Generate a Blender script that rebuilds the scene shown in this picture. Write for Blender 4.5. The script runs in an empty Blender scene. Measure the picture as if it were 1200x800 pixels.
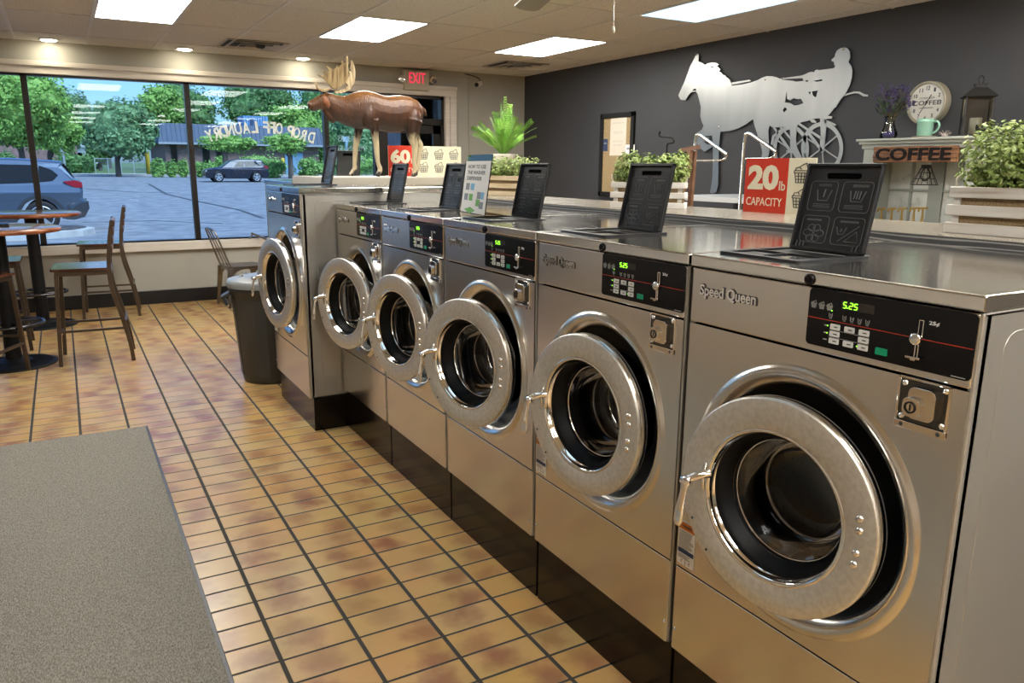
import bpy, bmesh, math, random
from mathutils import Vector, Matrix, geometry
random.seed(7)
PI=math.pi
S=bpy.context.scene
COL=S.collection
# ------------------------------------------------------------------ camera
CP=dict(x=-1.2341,y=-.6686,z=1.4203,yaw=-.5202,pitch=.2217,roll=.0077,f=907.09)
_cy,_sy,_cp,_sp=math.cos(CP['yaw']),math.sin(CP['yaw']),math.cos(CP['pitch']),math.sin(CP['pitch'])
FW=Vector((-_sy*_cp,_cy*_cp,-_sp)); R0=Vector((_cy,_sy,0)); U0=R0.cross(FW)
RR=math.cos(CP['roll'])*R0+math.sin(CP['roll'])*U0
UU=-math.sin(CP['roll'])*R0+math.cos(CP['roll'])*U0
CC=Vector((CP['x'],CP['y'],CP['z']))
def at(u,v,**k):
    """point seen at photo pixel (u,v) that lies on the plane x=, y= or z="""
    d=FW+RR*((u-600)/CP['f'])-UU*((v-400)/CP['f'])
    (a,val),=k.items(); i='xyz'.index(a)
    return CC+d*((val-CC[i])/d[i])
cam=bpy.data.cameras.new('camera'); camo=bpy.data.objects.new('camera',cam); COL.objects.link(camo)
cam.sensor_width=36; cam.lens=CP['f']/1200*36; cam.clip_start=.05; cam.clip_end=600
camo.matrix_world=Matrix(((RR.x,UU.x,-FW.x,CC.x),(RR.y,UU.y,-FW.y,CC.y),(RR.z,UU.z,-FW.z,CC.z),(0,0,0,1)))
S.camera=camo
S.view_settings.view_transform='Standard'; S.view_settings.look='None'
S.view_settings.gamma=1; S.view_settings.exposure=0
S.view_settings.use_curve_mapping=False
# ------------------------------------------------------------------ mesh builder
class MB:
    def __init__(s): s.v=[]; s.f=[]; s.m=[]; s.cur=0; s.sm=[]; s.smooth=False
    def add(s,vs,fs):
        b=len(s.v); s.v+= [tuple(v) for v in vs]
        for f in fs: s.f.append(tuple(i+b for i in f)); s.m.append(s.cur); s.sm.append(s.smooth)
        return s
    def box(s,x0,x1,y0,y1,z0,z1):
        if x0>x1:x0,x1=x1,x0
        if y0>y1:y0,y1=y1,y0
        if z0>z1:z0,z1=z1,z0
        return s.add([(x0,y0,z0),(x1,y0,z0),(x1,y1,z0),(x0,y1,z0),(x0,y0,z1),(x1,y0,z1),(x1,y1,z1),(x0,y1,z1)],
            [(0,3,2,1),(4,5,6,7),(0,1,5,4),(1,2,6,5),(2,3,7,6),(3,0,4,7)])
    def bar(s,a,b,w,h,up=(0,0,1),w2=None,h2=None):
        a=Vector(a);b=Vector(b);d=(b-a).normalized();u=Vector(up)
        if abs(d.dot(u))>.98:u=Vector((1,0,0))
        r=d.cross(u).normalized();u=r.cross(d); w2=w2 or w; h2=h2 or h
        vs=[a+r*sx*w/2+u*sy*h/2 for sx,sy in((-1,-1),(1,-1),(1,1),(-1,1))]+[b+r*sx*w2/2+u*sy*h2/2 for sx,sy in((-1,-1),(1,-1),(1,1),(-1,1))]
        return s.add(vs,[(3,2,1,0),(4,5,6,7),(0,1,5,4),(1,2,6,5),(2,3,7,6),(3,0,4,7)])
    def tube(s,pts,r,n=8,close=False,flat=None):
        pts=[Vector(p) for p in pts]; N=len(pts)
        rs=r if isinstance(r,(list,tuple)) else [r]*N
        sm=s.smooth; s.smooth=True
        vs=[];prev=None
        for i,p in enumerate(pts):
            if close: t=pts[(i+1)%N]-pts[i-1]
            else: t=pts[min(i+1,N-1)]-pts[max(i-1,0)]
            t.normalize()
            if prev is None:
                a=Vector((0,0,1)) if abs(t.z)<.9 else Vector((1,0,0)); u=(a-t*a.dot(t)).normalized()
            else: u=(prev-t*prev.dot(t)).normalized()
            prev=u; w=t.cross(u)
            for k in range(n):
                an=2*PI*k/n; vs.append(p+(u*math.cos(an)*(flat or 1)+w*math.sin(an))*rs[i])
        fs=[]
        M=N if close else N-1
        for i in range(M):
            j=(i+1)%N
            for k in range(n): fs.append((i*n+k,i*n+(k+1)%n,j*n+(k+1)%n,j*n+k))
        s.add(vs,fs)
        if not close: s.smooth=False; s.add(vs[:n],[tuple(range(n))[::-1]]); s.add(vs[-n:],[tuple(range(n))])
        s.smooth=sm
        return s
    def lathe(s,prof,c=(0,0,0),axis='z',n=48,smooth=True,arc=None):
        """prof: (axial, radius) list turned about the axis through c"""
        c=Vector(c); A={'x':(Vector((1,0,0)),Vector((0,1,0)),Vector((0,0,1))),'y':(Vector((0,1,0)),Vector((0,0,1)),Vector((1,0,0))),'z':(Vector((0,0,1)),Vector((1,0,0)),Vector((0,1,0)))}[axis] if isinstance(axis,str) else axis
        sm=s.smooth; s.smooth=smooth
        vs=[];fs=[]
        for (h,r) in prof:
            for k in range(n):
                an=2*PI*k/n; vs.append(c+A[0]*h+(A[1]*math.cos(an)+A[2]*math.sin(an))*max(r,1e-5))
        for i in range(len(prof)-1):
            for k in range(n): fs.append((i*n+k,i*n+(k+1)%n,(i+1)*n+(k+1)%n,(i+1)*n+k))
        s.add(vs,fs); s.smooth=sm
        return s
    def cyl(s,a,b,r,n=16,r2=None):
        a=Vector(a);b=Vector(b);d=(b-a);L=d.length;d.normalize();u=Vector((0,0,1)) if abs(d.z)<.9 else Vector((1,0,0))
        u=(u-d*u.dot(d)).normalized();w=d.cross(u); r2=r if r2 is None else r2
        s.lathe([(0,0),(0,r)],a,(d,u,w),n,False); s.lathe([(0,r),(L,r2)],a,(d,u,w),n); s.lathe([(L,r2),(L,0)],a,(d,u,w),n,False)
        return s
    def prism(s,loops,o,ax,ay,nz,t):
        """polygon (with holes) in the (ax,ay) plane at o, given thickness t along nz"""
        o=Vector(o);ax=Vector(ax);ay=Vector(ay);nz=Vector(nz)
        if not isinstance(loops[0][0],(tuple,list)): loops=[loops]
        tri=geometry.tessellate_polygon([[Vector((p[0],p[1],0)) for p in l] for l in loops])
        fl=[p for l in loops for p in l]; n=len(fl)
        vs=[o+ax*p[0]+ay*p[1] for p in fl]+[o+ax*p[0]+ay*p[1]+nz*t for p in fl]
        fs=[tuple(q) for q in tri]+[tuple(i+n for i in q)[::-1] for q in tri]
        b=0
        for l in loops:
            m=len(l)
            for i in range(m): j=(i+1)%m; fs.append((b+i,b+j,b+j+n,b+i+n))
            b+=m
        return s.add(vs,fs)
    def text(s,t,o,ax,ay,w,h,ext=.001,bold=0.0,res=3):
        """lettering, w x h, lying in (ax,ay), raised ext towards ax x ay"""
        vs,fs=text_geo(t,bold,res); o=Vector(o);ax=Vector(ax).normalized();ay=Vector(ay).normalized();nz=ax.cross(ay)
        return s.add([o+ax*(x*w)+ay*(y*h)+nz*(ext*z) for x,y,z in vs],fs)
    def build(s,name,mats,parent=None,bevel=0,seg=2,loc=None,fix=True):
        me=bpy.data.meshes.new(name); me.from_pydata(s.v,[],s.f)
        if not isinstance(mats,(list,tuple)): mats=[mats]
        for m in mats: me.materials.append(m)
        me.polygons.foreach_set('material_index',s.m); me.polygons.foreach_set('use_smooth',s.sm)
        if fix:
            bm=bmesh.new(); bm.from_mesh(me); bmesh.ops.recalc_face_normals(bm,faces=bm.faces); bm.to_mesh(me); bm.free()
        o=bpy.data.objects.new(name,me); COL.objects.link(o)
        if parent: o.parent=parent
        if loc: o.location=loc
        if bevel:
            b=o.modifiers.new('edge','BEVEL'); b.width=bevel; b.segments=seg; b.limit_method='ANGLE'; b.angle_limit=.6; b.harden_normals=False
        return o
_tc={}
def text_geo(t,bold,res):
    k=(t,bold,res)
    if k in _tc: return _tc[k]
    cu=bpy.data.curves.new('lettering','FONT'); cu.body=t; cu.offset=bold; cu.extrude=.5; cu.resolution_u=res; cu.space_character=1.0
    o=bpy.data.objects.new('lettering',cu); COL.objects.link(o)
    me=bpy.data.meshes.new_from_object(o.evaluated_get(bpy.context.evaluated_depsgraph_get()))
    vs=[v.co.copy() for v in me.vertices]; fs=[tuple(p.vertices) for p in me.polygons]
    bpy.data.objects.remove(o); bpy.data.curves.remove(cu); bpy.data.meshes.remove(me)
    x0=min(v.x for v in vs);x1=max(v.x for v in vs);y0=min(v.y for v in vs);y1=max(v.y for v in vs)
    vs=[((v.x-x0)/(x1-x0),(v.y-y0)/(y1-y0),v.z+.5) for v in vs]
    _tc[k]=(vs,fs); return _tc[k]
def tag(o,label=None,cat=None,group=None,kind=None):
    if label:o['label']=label
    if cat:o['category']=cat
    if group:o['group']=group
    if kind:o['kind']=kind
    return o
def thing(name,label,cat,loc=(0,0,0),rz=0,group=None):
    o=bpy.data.objects.new(name,None); COL.objects.link(o); o.location=loc; o.rotation_euler=(0,0,rz); o.empty_display_size=.1
    return tag(o,label,cat,group)
def struct(o): o['kind']='structure'; return o
def copy_tree(o,parent=None):
    c=o.copy(); COL.objects.link(c); c.parent=parent
    for ch in list(o.children): copy_tree(ch,c)
    return c
def rrect(x0,x1,y0,y1,r,n=5):
    P=[]
    for cx,cy,a in((x1-r,y1-r,0),(x0+r,y1-r,PI/2),(x0+r,y0+r,PI),(x1-r,y0+r,1.5*PI)):
        for k in range(n+1): P.append((cx+r*math.cos(a+k*PI/2/n),cy+r*math.sin(a+k*PI/2/n)))
    return P
def circ(cx,cy,r,n=24,ry=None): return [(cx+r*math.cos(2*PI*k/n),cy+(ry or r)*math.sin(2*PI*k/n)) for k in range(n)]
def bez(pts,n=8):
    """smooth Catmull-Rom through points"""
    P=[Vector(p) for p in pts];out=[]
    for i in range(len(P)-1):
        p0=P[max(i-1,0)];p1=P[i];p2=P[i+1];p3=P[min(i+2,len(P)-1)]
        for k in range(n):
            t=k/n; out.append(.5*((2*p1)+(p2-p0)*t+(2*p0-5*p1+4*p2-p3)*t*t+(3*p1-p0-3*p2+p3)*t**3))
    out.append(P[-1]); return out
# ------------------------------------------------------------------ materials
def mat(name,col=(.5,.5,.5),rough=.5,metal=0,spec=.5,emit=None,es=1,coat=0,aniso=0,tan=None,trans=0,ior=1.45):
    m=bpy.data.materials.new(name); m.use_nodes=True; nt=m.node_tree; b=nt.nodes['Principled BSDF']
    b.inputs['Base Color'].default_value=(*col,1); b.inputs['Roughness'].default_value=rough; b.inputs['Metallic'].default_value=metal
    b.inputs['Specular IOR Level'].default_value=spec; b.inputs['Coat Weight'].default_value=coat; b.inputs['IOR'].default_value=ior
    b.inputs['Transmission Weight'].default_value=trans
    if emit: b.inputs['Emission Color'].default_value=(*emit,1); b.inputs['Emission Strength'].default_value=es
    if aniso:
        b.inputs['Anisotropic'].default_value=aniso
        c=nt.nodes.new('ShaderNodeCombineXYZ')
        for i in range(3): c.inputs[i].default_value=tan[i]
        nt.links.new(c.outputs[0],b.inputs['Tangent'])
    return m
def N(m,t,**k):
    n=m.node_tree.nodes.new(t)
    for a,v in k.items(): setattr(n,a,v)
    return n
def L(m,a,b): m.node_tree.links.new(a,b)
def noisy(m,cols,scale=(5,5,5),detail=4,pos=(.3,.7),rough=None,bump=0,bscale=None,coord='Object',dist=0.0,bdist=.002):
    """vary a material's own colour between cols with noise; optional bump"""
    b=m.node_tree.nodes['Principled BSDF']; tc=N(m,'ShaderNodeTexCoord'); mp=N(m,'ShaderNodeMapping'); mp.inputs['Scale'].default_value=scale
    L(m,tc.outputs[coord],mp.inputs[0]); nz=N(m,'ShaderNodeTexNoise'); nz.inputs['Scale'].default_value=1; nz.inputs['Detail'].default_value=detail; nz.inputs['Distortion'].default_value=dist
    L(m,mp.outputs[0],nz.inputs['Vector']); cr=N(m,'ShaderNodeValToRGB'); L(m,nz.outputs[0],cr.inputs[0])
    e=cr.color_ramp.elements; e[0].position=pos[0]; e[1].position=pos[1]; e[0].color=(*cols[0],1); e[1].color=(*cols[-1],1)
    for i,c in enumerate(cols[1:-1]): q=e.new(pos[0]+(pos[1]-pos[0])*(i+1)/(len(cols)-1)); q.color=(*c,1)
    L(m,cr.outputs[0],b.inputs['Base Color'])
    if rough:
        mr=N(m,'ShaderNodeMapRange'); L(m,nz.outputs[0],mr.inputs[0]); mr.inputs[3].default_value=rough[0]; mr.inputs[4].default_value=rough[1]; L(m,mr.outputs[0],b.inputs['Roughness'])
    if bump:
        n2=N(m,'ShaderNodeTexNoise'); n2.inputs['Detail'].default_value=3; mp2=N(m,'ShaderNodeMapping'); mp2.inputs['Scale'].default_value=bscale or scale
        L(m,tc.outputs[coord],mp2.inputs[0]); L(m,mp2.outputs[0],n2.inputs['Vector']); n2.inputs['Scale'].default_value=1
        bp=N(m,'ShaderNodeBump'); bp.inputs['Strength'].default_value=bump; bp.inputs['Distance'].default_value=bdist; L(m,n2.outputs[0],bp.inputs['Height']); L(m,bp.outputs[0],b.inputs['Normal'])
    return m
ST=(.66,.64,.61)
M={}
M['front']=noisy(mat('brushed_steel_front',ST,.20,1,aniso=.6,tan=(0,0,1)),[(.67,.655,.62),(.71,.69,.66)],(2.5,2.5,2.5),1,(.3,.7))
M['ring']=mat('brushed_steel_ring',(.72,.70,.66),.2,1)
M['top']=noisy(mat('steel_top',(.72,.70,.65),.16,1,aniso=.7,tan=(.8,.6,0)),[(.70,.68,.63),(.75,.73,.68)],(3,3,1),2,(.3,.7),(.08,.14))
M['side']=mat('steel_side',(.40,.395,.37),.42,.75)
M['doorsteel']=noisy(mat('door_satin',(.70,.69,.66),.42,1),[(.66,.65,.62),(.77,.76,.73)],(90,90,90),3,(.35,.65),(.36,.48),bump=.15,bscale=(500,500,500),bdist=.0006)
M['chrome']=mat('chrome',(.80,.79,.77),.08,1)
M['rubber']=mat('black_rubber',(.003,.0035,.0045),.5,0,.2)
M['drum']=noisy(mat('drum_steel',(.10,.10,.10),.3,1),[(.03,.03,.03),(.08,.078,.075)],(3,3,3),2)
M['gloss_black']=mat('gloss_black_panel',(.003,.003,.004),.16,0,.3)
M['kick']=mat('dark_base_paint',(.005,.0035,.003),.18,0,.35)
M['gap']=mat('dark_gap',(.006,.006,.006),.6)
M['plastic']=noisy(mat('black_plastic',(.018,.02,.023),.33),[(.014,.015,.018),(.024,.026,.03)],(8,8,8))
M['plastic_line']=mat('embossed_grey_line',(.105,.115,.125),.4)
M['white_btn']=mat('white_button',(.62,.64,.64),.4)
M['green_btn']=mat('green_button',(.0,.28,.14),.4)
M['mark_grey']=mat('printed_grey',(.32,.33,.33),.5)
M['red_line']=mat('printed_red',(.40,.03,.012),.4)
M['disp']=mat('display_window',(.02,.017,.015),.2)
M['led']=mat('green_digits',(.1,.5,.02),.5,emit=(.28,1,.03),es=2.2)
M['paper']=mat('white_paper',(.86,.86,.84),.55)
M['ink']=mat('dark_ink',(.03,.03,.035),.5)
M['blue_ink']=mat('navy_ink',(.02,.05,.13),.5)
M['orange_ink']=mat('orange_ink',(.55,.16,.02),.5)
# dispenser glass: dark see-through bowl
def glass_mat(name,tint,ior=1.5,rough=0.0,fac=1.0):
    m=bpy.data.materials.new(name); m.use_nodes=True; nt=m.node_tree; nt.nodes.clear()
    o=nt.nodes.new('ShaderNodeOutputMaterial'); t=nt.nodes.new('ShaderNodeBsdfTransparent'); g=nt.nodes.new('ShaderNodeBsdfGlossy'); f=nt.nodes.new('ShaderNodeFresnel'); mx=nt.nodes.new('ShaderNodeMixShader')
    t.inputs[0].default_value=(*tint,1); g.inputs['Roughness'].default_value=rough; f.inputs[0].default_value=ior
    if fac!=1:
        q=nt.nodes.new('ShaderNodeMath'); q.operation='MULTIPLY'; q.inputs[1].default_value=fac; nt.links.new(f.outputs[0],q.inputs[0]); nt.links.new(q.outputs[0],mx.inputs[0])
    else: nt.links.new(f.outputs[0],mx.inputs[0])
    nt.links.new(t.outputs[0],mx.inputs[1]); nt.links.new(g.outputs[0],mx.inputs[2]); nt.links.new(mx.outputs[0],o.inputs[0])
    return m
M['bowl']=glass_mat('smoked_bowl',(.42,.43,.45),1.5,0,.55)
M['glass']=glass_mat('window_glass',(.86,.94,.98),1.52,0,.32)
M['clear']=glass_mat('clear_glass',(.93,.95,.95),1.45,0)
# ------------------------------------------------------------------ the room
X0,X1,Y0,Y1,ZC=-4.6,3.952,-11.0,8.095,2.526
AX,TX,BY,TY=-.8156,.233,2.3753,.1207      # tile joints
# floor
fm=mat('quarry_tile',(.5,.3,.1),.3); b=fm.node_tree.nodes['Principled BSDF']
g=N(fm,'ShaderNodeNewGeometry'); sp=N(fm,'ShaderNodeSeparateXYZ'); L(fm,g.outputs['Position'],sp.inputs[0])
def mth(m,op,a,b_=None,c=None):
    n=N(m,'ShaderNodeMath',operation=op)
    for i,q in enumerate((a,b_,c)):
        if q is None: continue
        if isinstance(q,(int,float)): n.inputs[i].default_value=q
        else: L(m,q,n.inputs[i])
    return n.outputs[0]
tx=mth(fm,'DIVIDE',mth(fm,'SUBTRACT',sp.outputs[0],AX),TX); ty=mth(fm,'DIVIDE',mth(fm,'SUBTRACT',sp.outputs[1],BY),TY)
fx=mth(fm,'FRACT',mth(fm,'ADD',tx,400)); fy=mth(fm,'FRACT',mth(fm,'ADD',ty,400))
ix=mth(fm,'FLOOR',tx); iy=mth(fm,'FLOOR',ty)
dx=mth(fm,'MULTIPLY',mth(fm,'MINIMUM',fx,mth(fm,'SUBTRACT',1,fx)),TX); dy=mth(fm,'MULTIPLY',mth(fm,'MINIMUM',fy,mth(fm,'SUBTRACT',1,fy)),TY)
jx=mth(fm,'SMOOTH_MIN',mth(fm,'SUBTRACT',dx,.0064),mth(fm,'SUBTRACT',dy,.0043),.002)
mk=N(fm,'ShaderNodeMapRange'); L(fm,jx,mk.inputs[0]); mk.inputs[1].default_value=-.0006; mk.inputs[2].default_value=.0012
wn=N(fm,'ShaderNodeTexWhiteNoise',noise_dimensions='3D'); cb=N(fm,'ShaderNodeCombineXYZ'); L(fm,ix,cb.inputs[0]); L(fm,iy,cb.inputs[1]); L(fm,cb.outputs[0],wn.inputs[0])
sw=N(fm,'ShaderNodeSeparateColor'); L(fm,wn.outputs['Color'],sw.inputs[0])
# soft flashing blotch inside each tile: position random per tile
bx=mth(fm,'SUBTRACT',fx,mth(fm,'ADD',.25,mth(fm,'MULTIPLY',sw.outputs[0],.6))); by=mth(fm,'MULTIPLY',mth(fm,'SUBTRACT',fy,mth(fm,'ADD',.25,mth(fm,'MULTIPLY',sw.outputs[1],.5))),.45)
bd=mth(fm,'SQRT',mth(fm,'ADD',mth(fm,'POWER',bx,2),mth(fm,'POWER',by,2)))
n1=N(fm,'ShaderNodeTexNoise'); n1.inputs['Scale'].default_value=14; n1.inputs['Detail'].default_value=3; L(fm,g.outputs['Position'],n1.inputs['Vector'])
bl=mth(fm,'ADD',bd,mth(fm,'MULTIPLY',mth(fm,'SUBTRACT',n1.outputs[0],.5),.5))
br=N(fm,'ShaderNodeMapRange'); L(fm,bl,br.inputs[0]); br.inputs[1].default_value=.02; br.inputs[2].default_value=.42; br.inputs[3].default_value=1; br.inputs[4].default_value=0; br.interpolation_type='SMOOTHSTEP'
bf=mth(fm,'MULTIPLY',br.outputs[0],mth(fm,'ADD',.28,mth(fm,'MULTIPLY',sw.outputs[2],.62)))
base=N(fm,'ShaderNodeMix',data_type='RGBA'); L(fm,sw.outputs[1],base.inputs[0]); base.inputs[6].default_value=(.58,.355,.125,1); base.inputs[7].default_value=(.57,.385,.165,1)
c2=N(fm,'ShaderNodeMix',data_type='RGBA'); L(fm,bf,c2.inputs[0]); L(fm,base.outputs[2],c2.inputs[6]); c2.inputs[7].default_value=(.30,.135,.075,1)
n3=N(fm,'ShaderNodeTexNoise'); n3.inputs['Scale'].default_value=5; L(fm,g.outputs['Position'],n3.inputs['Vector'])
c3=N(fm,'ShaderNodeMix',data_type='RGBA',blend_type='MULTIPLY'); c3.inputs[0].default_value=.25; L(fm,c2.outputs[2],c3.inputs[6]); L(fm,n3.outputs['Color'],c3.inputs[7])
c4=N(fm,'ShaderNodeMix',data_type='RGBA'); L(fm,mk.outputs[0],c4.inputs[0]); c4.inputs[6].default_value=(.04,.038,.032,1); L(fm,c3.outputs[2],c4.inputs[7]); L(fm,c4.outputs[2],b.inputs['Base Color'])
rg=N(fm,'ShaderNodeMapRange'); L(fm,mk.outputs[0],rg.inputs[0]); rg.inputs[3].default_value=.8; rg.inputs[4].default_value=.27; L(fm,rg.outputs[0],b.inputs['Roughness'])
bp=N(fm,'ShaderNodeBump'); bp.inputs['Distance'].default_value=.002; bp.inputs['Strength'].default_value=.6; L(fm,mth(fm,'ADD',mk.outputs[0],mth(fm,'MULTIPLY',n1.outputs[0],.25)),bp.inputs['Height']); L(fm,bp.outputs[0],b.inputs['Normal'])
struct(MB().box(X0-.1,X1+.1,Y0-.1,Y1+.12,-.12,0).build('floor',fm))
# ceiling
cm=noisy(mat('ceiling_tile',(.5,.47,.42),.9),[(.60,.59,.57),(.74,.735,.72),(.78,.775,.76)],(70,70,70),5,(.32,.6),bump=.3,bscale=(90,90,90))
struct(MB().box(X0-.1,X1+.1,Y0-.1,Y1+.1,ZC,ZC+.1).build('ceiling',cm))
gm=mat('grid_paint',(.74,.74,.74),.45)
GX,GP=-.895,.58; GY,GQ=6.44,1.13
cg=MB()
x=GX-GP*6
while x<X1: 
    if x>X0: cg.box(x-.012,x+.012,Y0,Y1,ZC-.006,ZC+.001)
    x+=GP
y=GY+GQ
while y>Y0:
    cg.box(X0,X1,y-.008,y+.008,ZC-.005,ZC+.001); y-=GQ
struct(cg.build('trim_1',gm)); 
# walls
greige=noisy(mat('wall_greige',(.48,.44,.37),.75),[(.37,.36,.32),(.40,.39,.345)],(3,3,3))
dark=noisy(mat('wall_charcoal',(.045,.046,.052),.55),[(.044,.0455,.051),(.051,.0525,.059)],(2,2,2),bump=.12,bscale=(120,120,120))
struct(MB().box(X1,X1+.1,Y0,Y1+.1,0,ZC+.1).build('wall_right',dark))
struct(MB().box(X0-.1,X0,Y0,Y1+.1,0,ZC+.1).build('wall_left',noisy(mat('wall_pale',(.68,.65,.58),.7),[(.74,.71,.65),(.78,.75,.69)],(3,3,3))))
struct(MB().box(X0-.1,X1+.1,Y0-.1,Y0,0,ZC+.1).build('wall_front',greige))
WB,WT,JX=.642,2.228,2.836     # glass bottom/top, right jamb
wb=MB(); wb.box(X0,1.96,Y1+.02,Y1+.14,0,.60); wb.box(X0,X1,Y1+.02,Y1+.14,2.30,ZC+.1); wb.box(2.88,X1+.1,Y1+.02,Y1+.14,0,2.30); wb.box(X0-.1,X0+.15,Y1+.02,Y1+.14,.5,2.35)
struct(wb.build('wall_back',greige))
trimc=noisy(mat('trim_cream',(.66,.58,.47),.5),[(.60,.555,.49),(.70,.655,.59)],(1.5,1.5,60),3)
# sill ledge, head casing and right casing
struct(MB().box(X0,2.00,Y1-.03,Y1+.13,.548,.638).build('trim_2',trimc,bevel=.006))
tm=MB(); tm.box(X0,2.985,Y1-.02,Y1+.05,2.232,2.335); tm.box(X0,2.99,Y1-.035,Y1+.0,2.300,2.345)
tm.box(2.842,2.90,Y1-.01,Y1+.16,0,2.2315); tm.box(2.902,2.985,Y1-.02,Y1+.03,0,2.2315)
struct(tm.build('trim_3',trimc,bevel=.004))
struct(MB().box(X0,2.05,Y1-.012,Y1+.03,0,.137).build('baseboard_back',mat('vinyl_base',(.008,.008,.009),.35),bevel=.003))
struct(MB().box(X1-.012,X1,Y0,Y1,0,.13).build('baseboard_right',mat('vinyl_base_right',(.008,.008,.009),.35)))
alu=mat('dark_bronze_frame',(.018,.014,.011),.35,.3)
edges=[-4.30,-2.88,-1.44,-.028,1.402,1.985]
for i in range(5):
    a,c=edges[i],edges[i+1]
    w=bpy.data.objects.new('window_%d'%(i+1),None); COL.objects.link(w); w.location=((a+c)/2,Y1+.07,.6); struct(w)
    q=MB(); ox,oy,oz=w.location; fw=.026
    q.box(a-ox-.001,a-ox+fw,-.03,.05,WB-oz-.03,WT-oz+.02); q.box(c-ox-fw,c-ox+.001,-.03,.05,WB-oz-.03,WT-oz+.02)
    q.box(a-ox,c-ox,-.03,.05,WB-oz-.04,WB-oz+.012); q.box(a-ox,c-ox,-.03,.05,WT-oz-.012,WT-oz+.03)
    q.build('window_frame',alu,w)
    MB().box(a-ox+fw-.004,c-ox-fw+.004,.006,.012,WB-oz,WT-oz).build('window_glass',M['glass'],w)
# glazed exit door with transom
d=bpy.data.objects.new('door_1',None); COL.objects.link(d); d.location=(2.41,Y1+.07,0); struct(d)
q=MB(); q.box(-.445,-.375,-.03,.06,0,WT+.03); q.box(.395,.432,-.03,.06,0,WT+.03); q.box(-.445,.43,-.03,.06,WT-.03,WT+.03); q.box(-.4,.41,-.03,.06,1.90,1.97); q.build('door_frame',alu,d)
q=MB(); q.box(-.37,-.28,-.01,.035,.02,1.895); q.box(.30,.39,-.01,.035,.02,1.895); q.box(-.37,.39,-.01,.035,1.80,1.895); q.box(-.37,.39,-.01,.035,.02,.25)
dl=q.build('door_leaf',alu,d); MB().box(-.285,.305,.008,.014,.24,1.81).build('door_glass',M['glass'],dl)
MB().box(-.38,.40,.01,.016,1.965,WT-.025).build('transom_glass',M['glass'],d)
q=MB(); q.box(-.30,-.02,-.07,-.02,1.84,1.90); q.bar((-.05,-.05,1.90),(.22,-.08,1.93),.02,.012); q.build('door_closer',mat('closer_black',(.012,.012,.012),.4),d,bevel=.004)
q=MB(); q.tube([(-.34,-.06,.85),(.36,-.06,.85)],.014); q.box(-.36,-.30,-.06,0,.82,.88); q.box(.32,.38,-.06,0,.82,.88); q.build('push_bar',alu,d)
# arched lettering on the glass: reads right from the car park
cream=mat('letter_cream',(.80,.68,.55),.6)
_t=N(cream,'ShaderNodeBsdfTranslucent'); _t.inputs[0].default_value=(.85,.72,.58,1); _a=N(cream,'ShaderNodeAddShader'); _b=cream.node_tree.nodes['Principled BSDF']; _o=cream.node_tree.nodes['Material Output']; L(cream,_b.outputs[0],_a.inputs[0]); L(cream,_t.outputs[0],_a.inputs[1]); L(cream,_a.outputs[0],_o.inputs[0])
W="DROP OFF LAUNDRY"; arc=MB(); n=len(W)
U=[365,355,347.7,340.3,0,327.2,319,312.3,0,298,288.3,279,269.7,261.7,253.7,245.7]   # photo columns of each letter
V=[161,158.2,155.5,153.6,0,150.6,149.6,149.1,0,149.1,149.6,150.7,152.2,154.2,156.8,159.2]
yl=Y1+.083
pts=[at(u,v,y=yl) if u else None for u,v in zip(U,V)]
for i,ch in enumerate(W):
    if ch==' ': continue
    p=pts[i]; nb=[k for k in (i-1,i+1) if 0<=k<n and pts[k]]; 
    a_=pts[nb[0]]; c_=pts[nb[-1]] if len(nb)>1 else p
    if len(nb)==1: t=(a_-p) if nb[0]>i else (p-a_)
    else: t=c_-a_
    t=Vector((t.x,0,t.z)).normalized()          # reading direction goes to -x
    up=Vector((t.z,0,-t.x)); 
    if up.z<0: up=-up
    w=.074
    arc.text(ch,p-t*(w/2)-up*.062,t,up,w,.124,.003,.028)
o_=arc.build('window_lettering',cream); tag(o_,'arched cream lettering reading DROP OFF LAUNDRY backwards on the window glass','lettering')
hm=mat('letter_white',(.55,.62,.60),.6)
hr=MB(); 
for t,u,v,w in (('HOURS',417,162.5,.21),('MON-SUN',427,174,.43),('7AM-9PM',428,187.5,.46)):
    p=at(u,v,y=yl); hr.text(t,(p.x,yl,p.z-.035),(-1,0,0),(0,0,1),w,.065,.003,.01)
tag(hr.build('hours_lettering',hm),'small pale opening hours lettering on the glass behind the moose legs','lettering')
# lights
warm=mat('panel_warm',(1,1,1),.5,emit=(1,.97,.90),es=17.5)
cool=mat('panel_cool',(1,1,1),.5,emit=(.42,.72,1.0),es=1.35)
first=True; npan=0
names={(-1,0):'bright warm ceiling panel at the top left above the tables',(1,0):'bright warm ceiling panel between the two downlights and the moose antlers',(2,0):'small-looking warm ceiling panel closest to the charcoal wall corner',(2,1):'long bluish white ceiling panel above the horse cutout'}
cols=[None,GX,GX+GP*3,GX+GP*6]
def panel(x,y,m):
    p=thing('ceiling_light_panel','', 'ceiling light',(x+GP/2,y-GQ/2,ZC-.006))
    q=MB(); w,l=GP/2-.006,GQ/2-.006
    q.box(-w,w,-l,-l+.012,-.004,.004);q.box(-w,w,l-.012,l,-.004,.004);q.box(-w,-w+.012,-l,l,-.004,.004);q.box(w-.012,w,-l,l,-.004,.004)
    q.build('light_frame',gm,p); MB().box(-w+.012,w-.012,-l+.012,l-.012,-.003,.003).build('diffuser',m,p)
    return p
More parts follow.
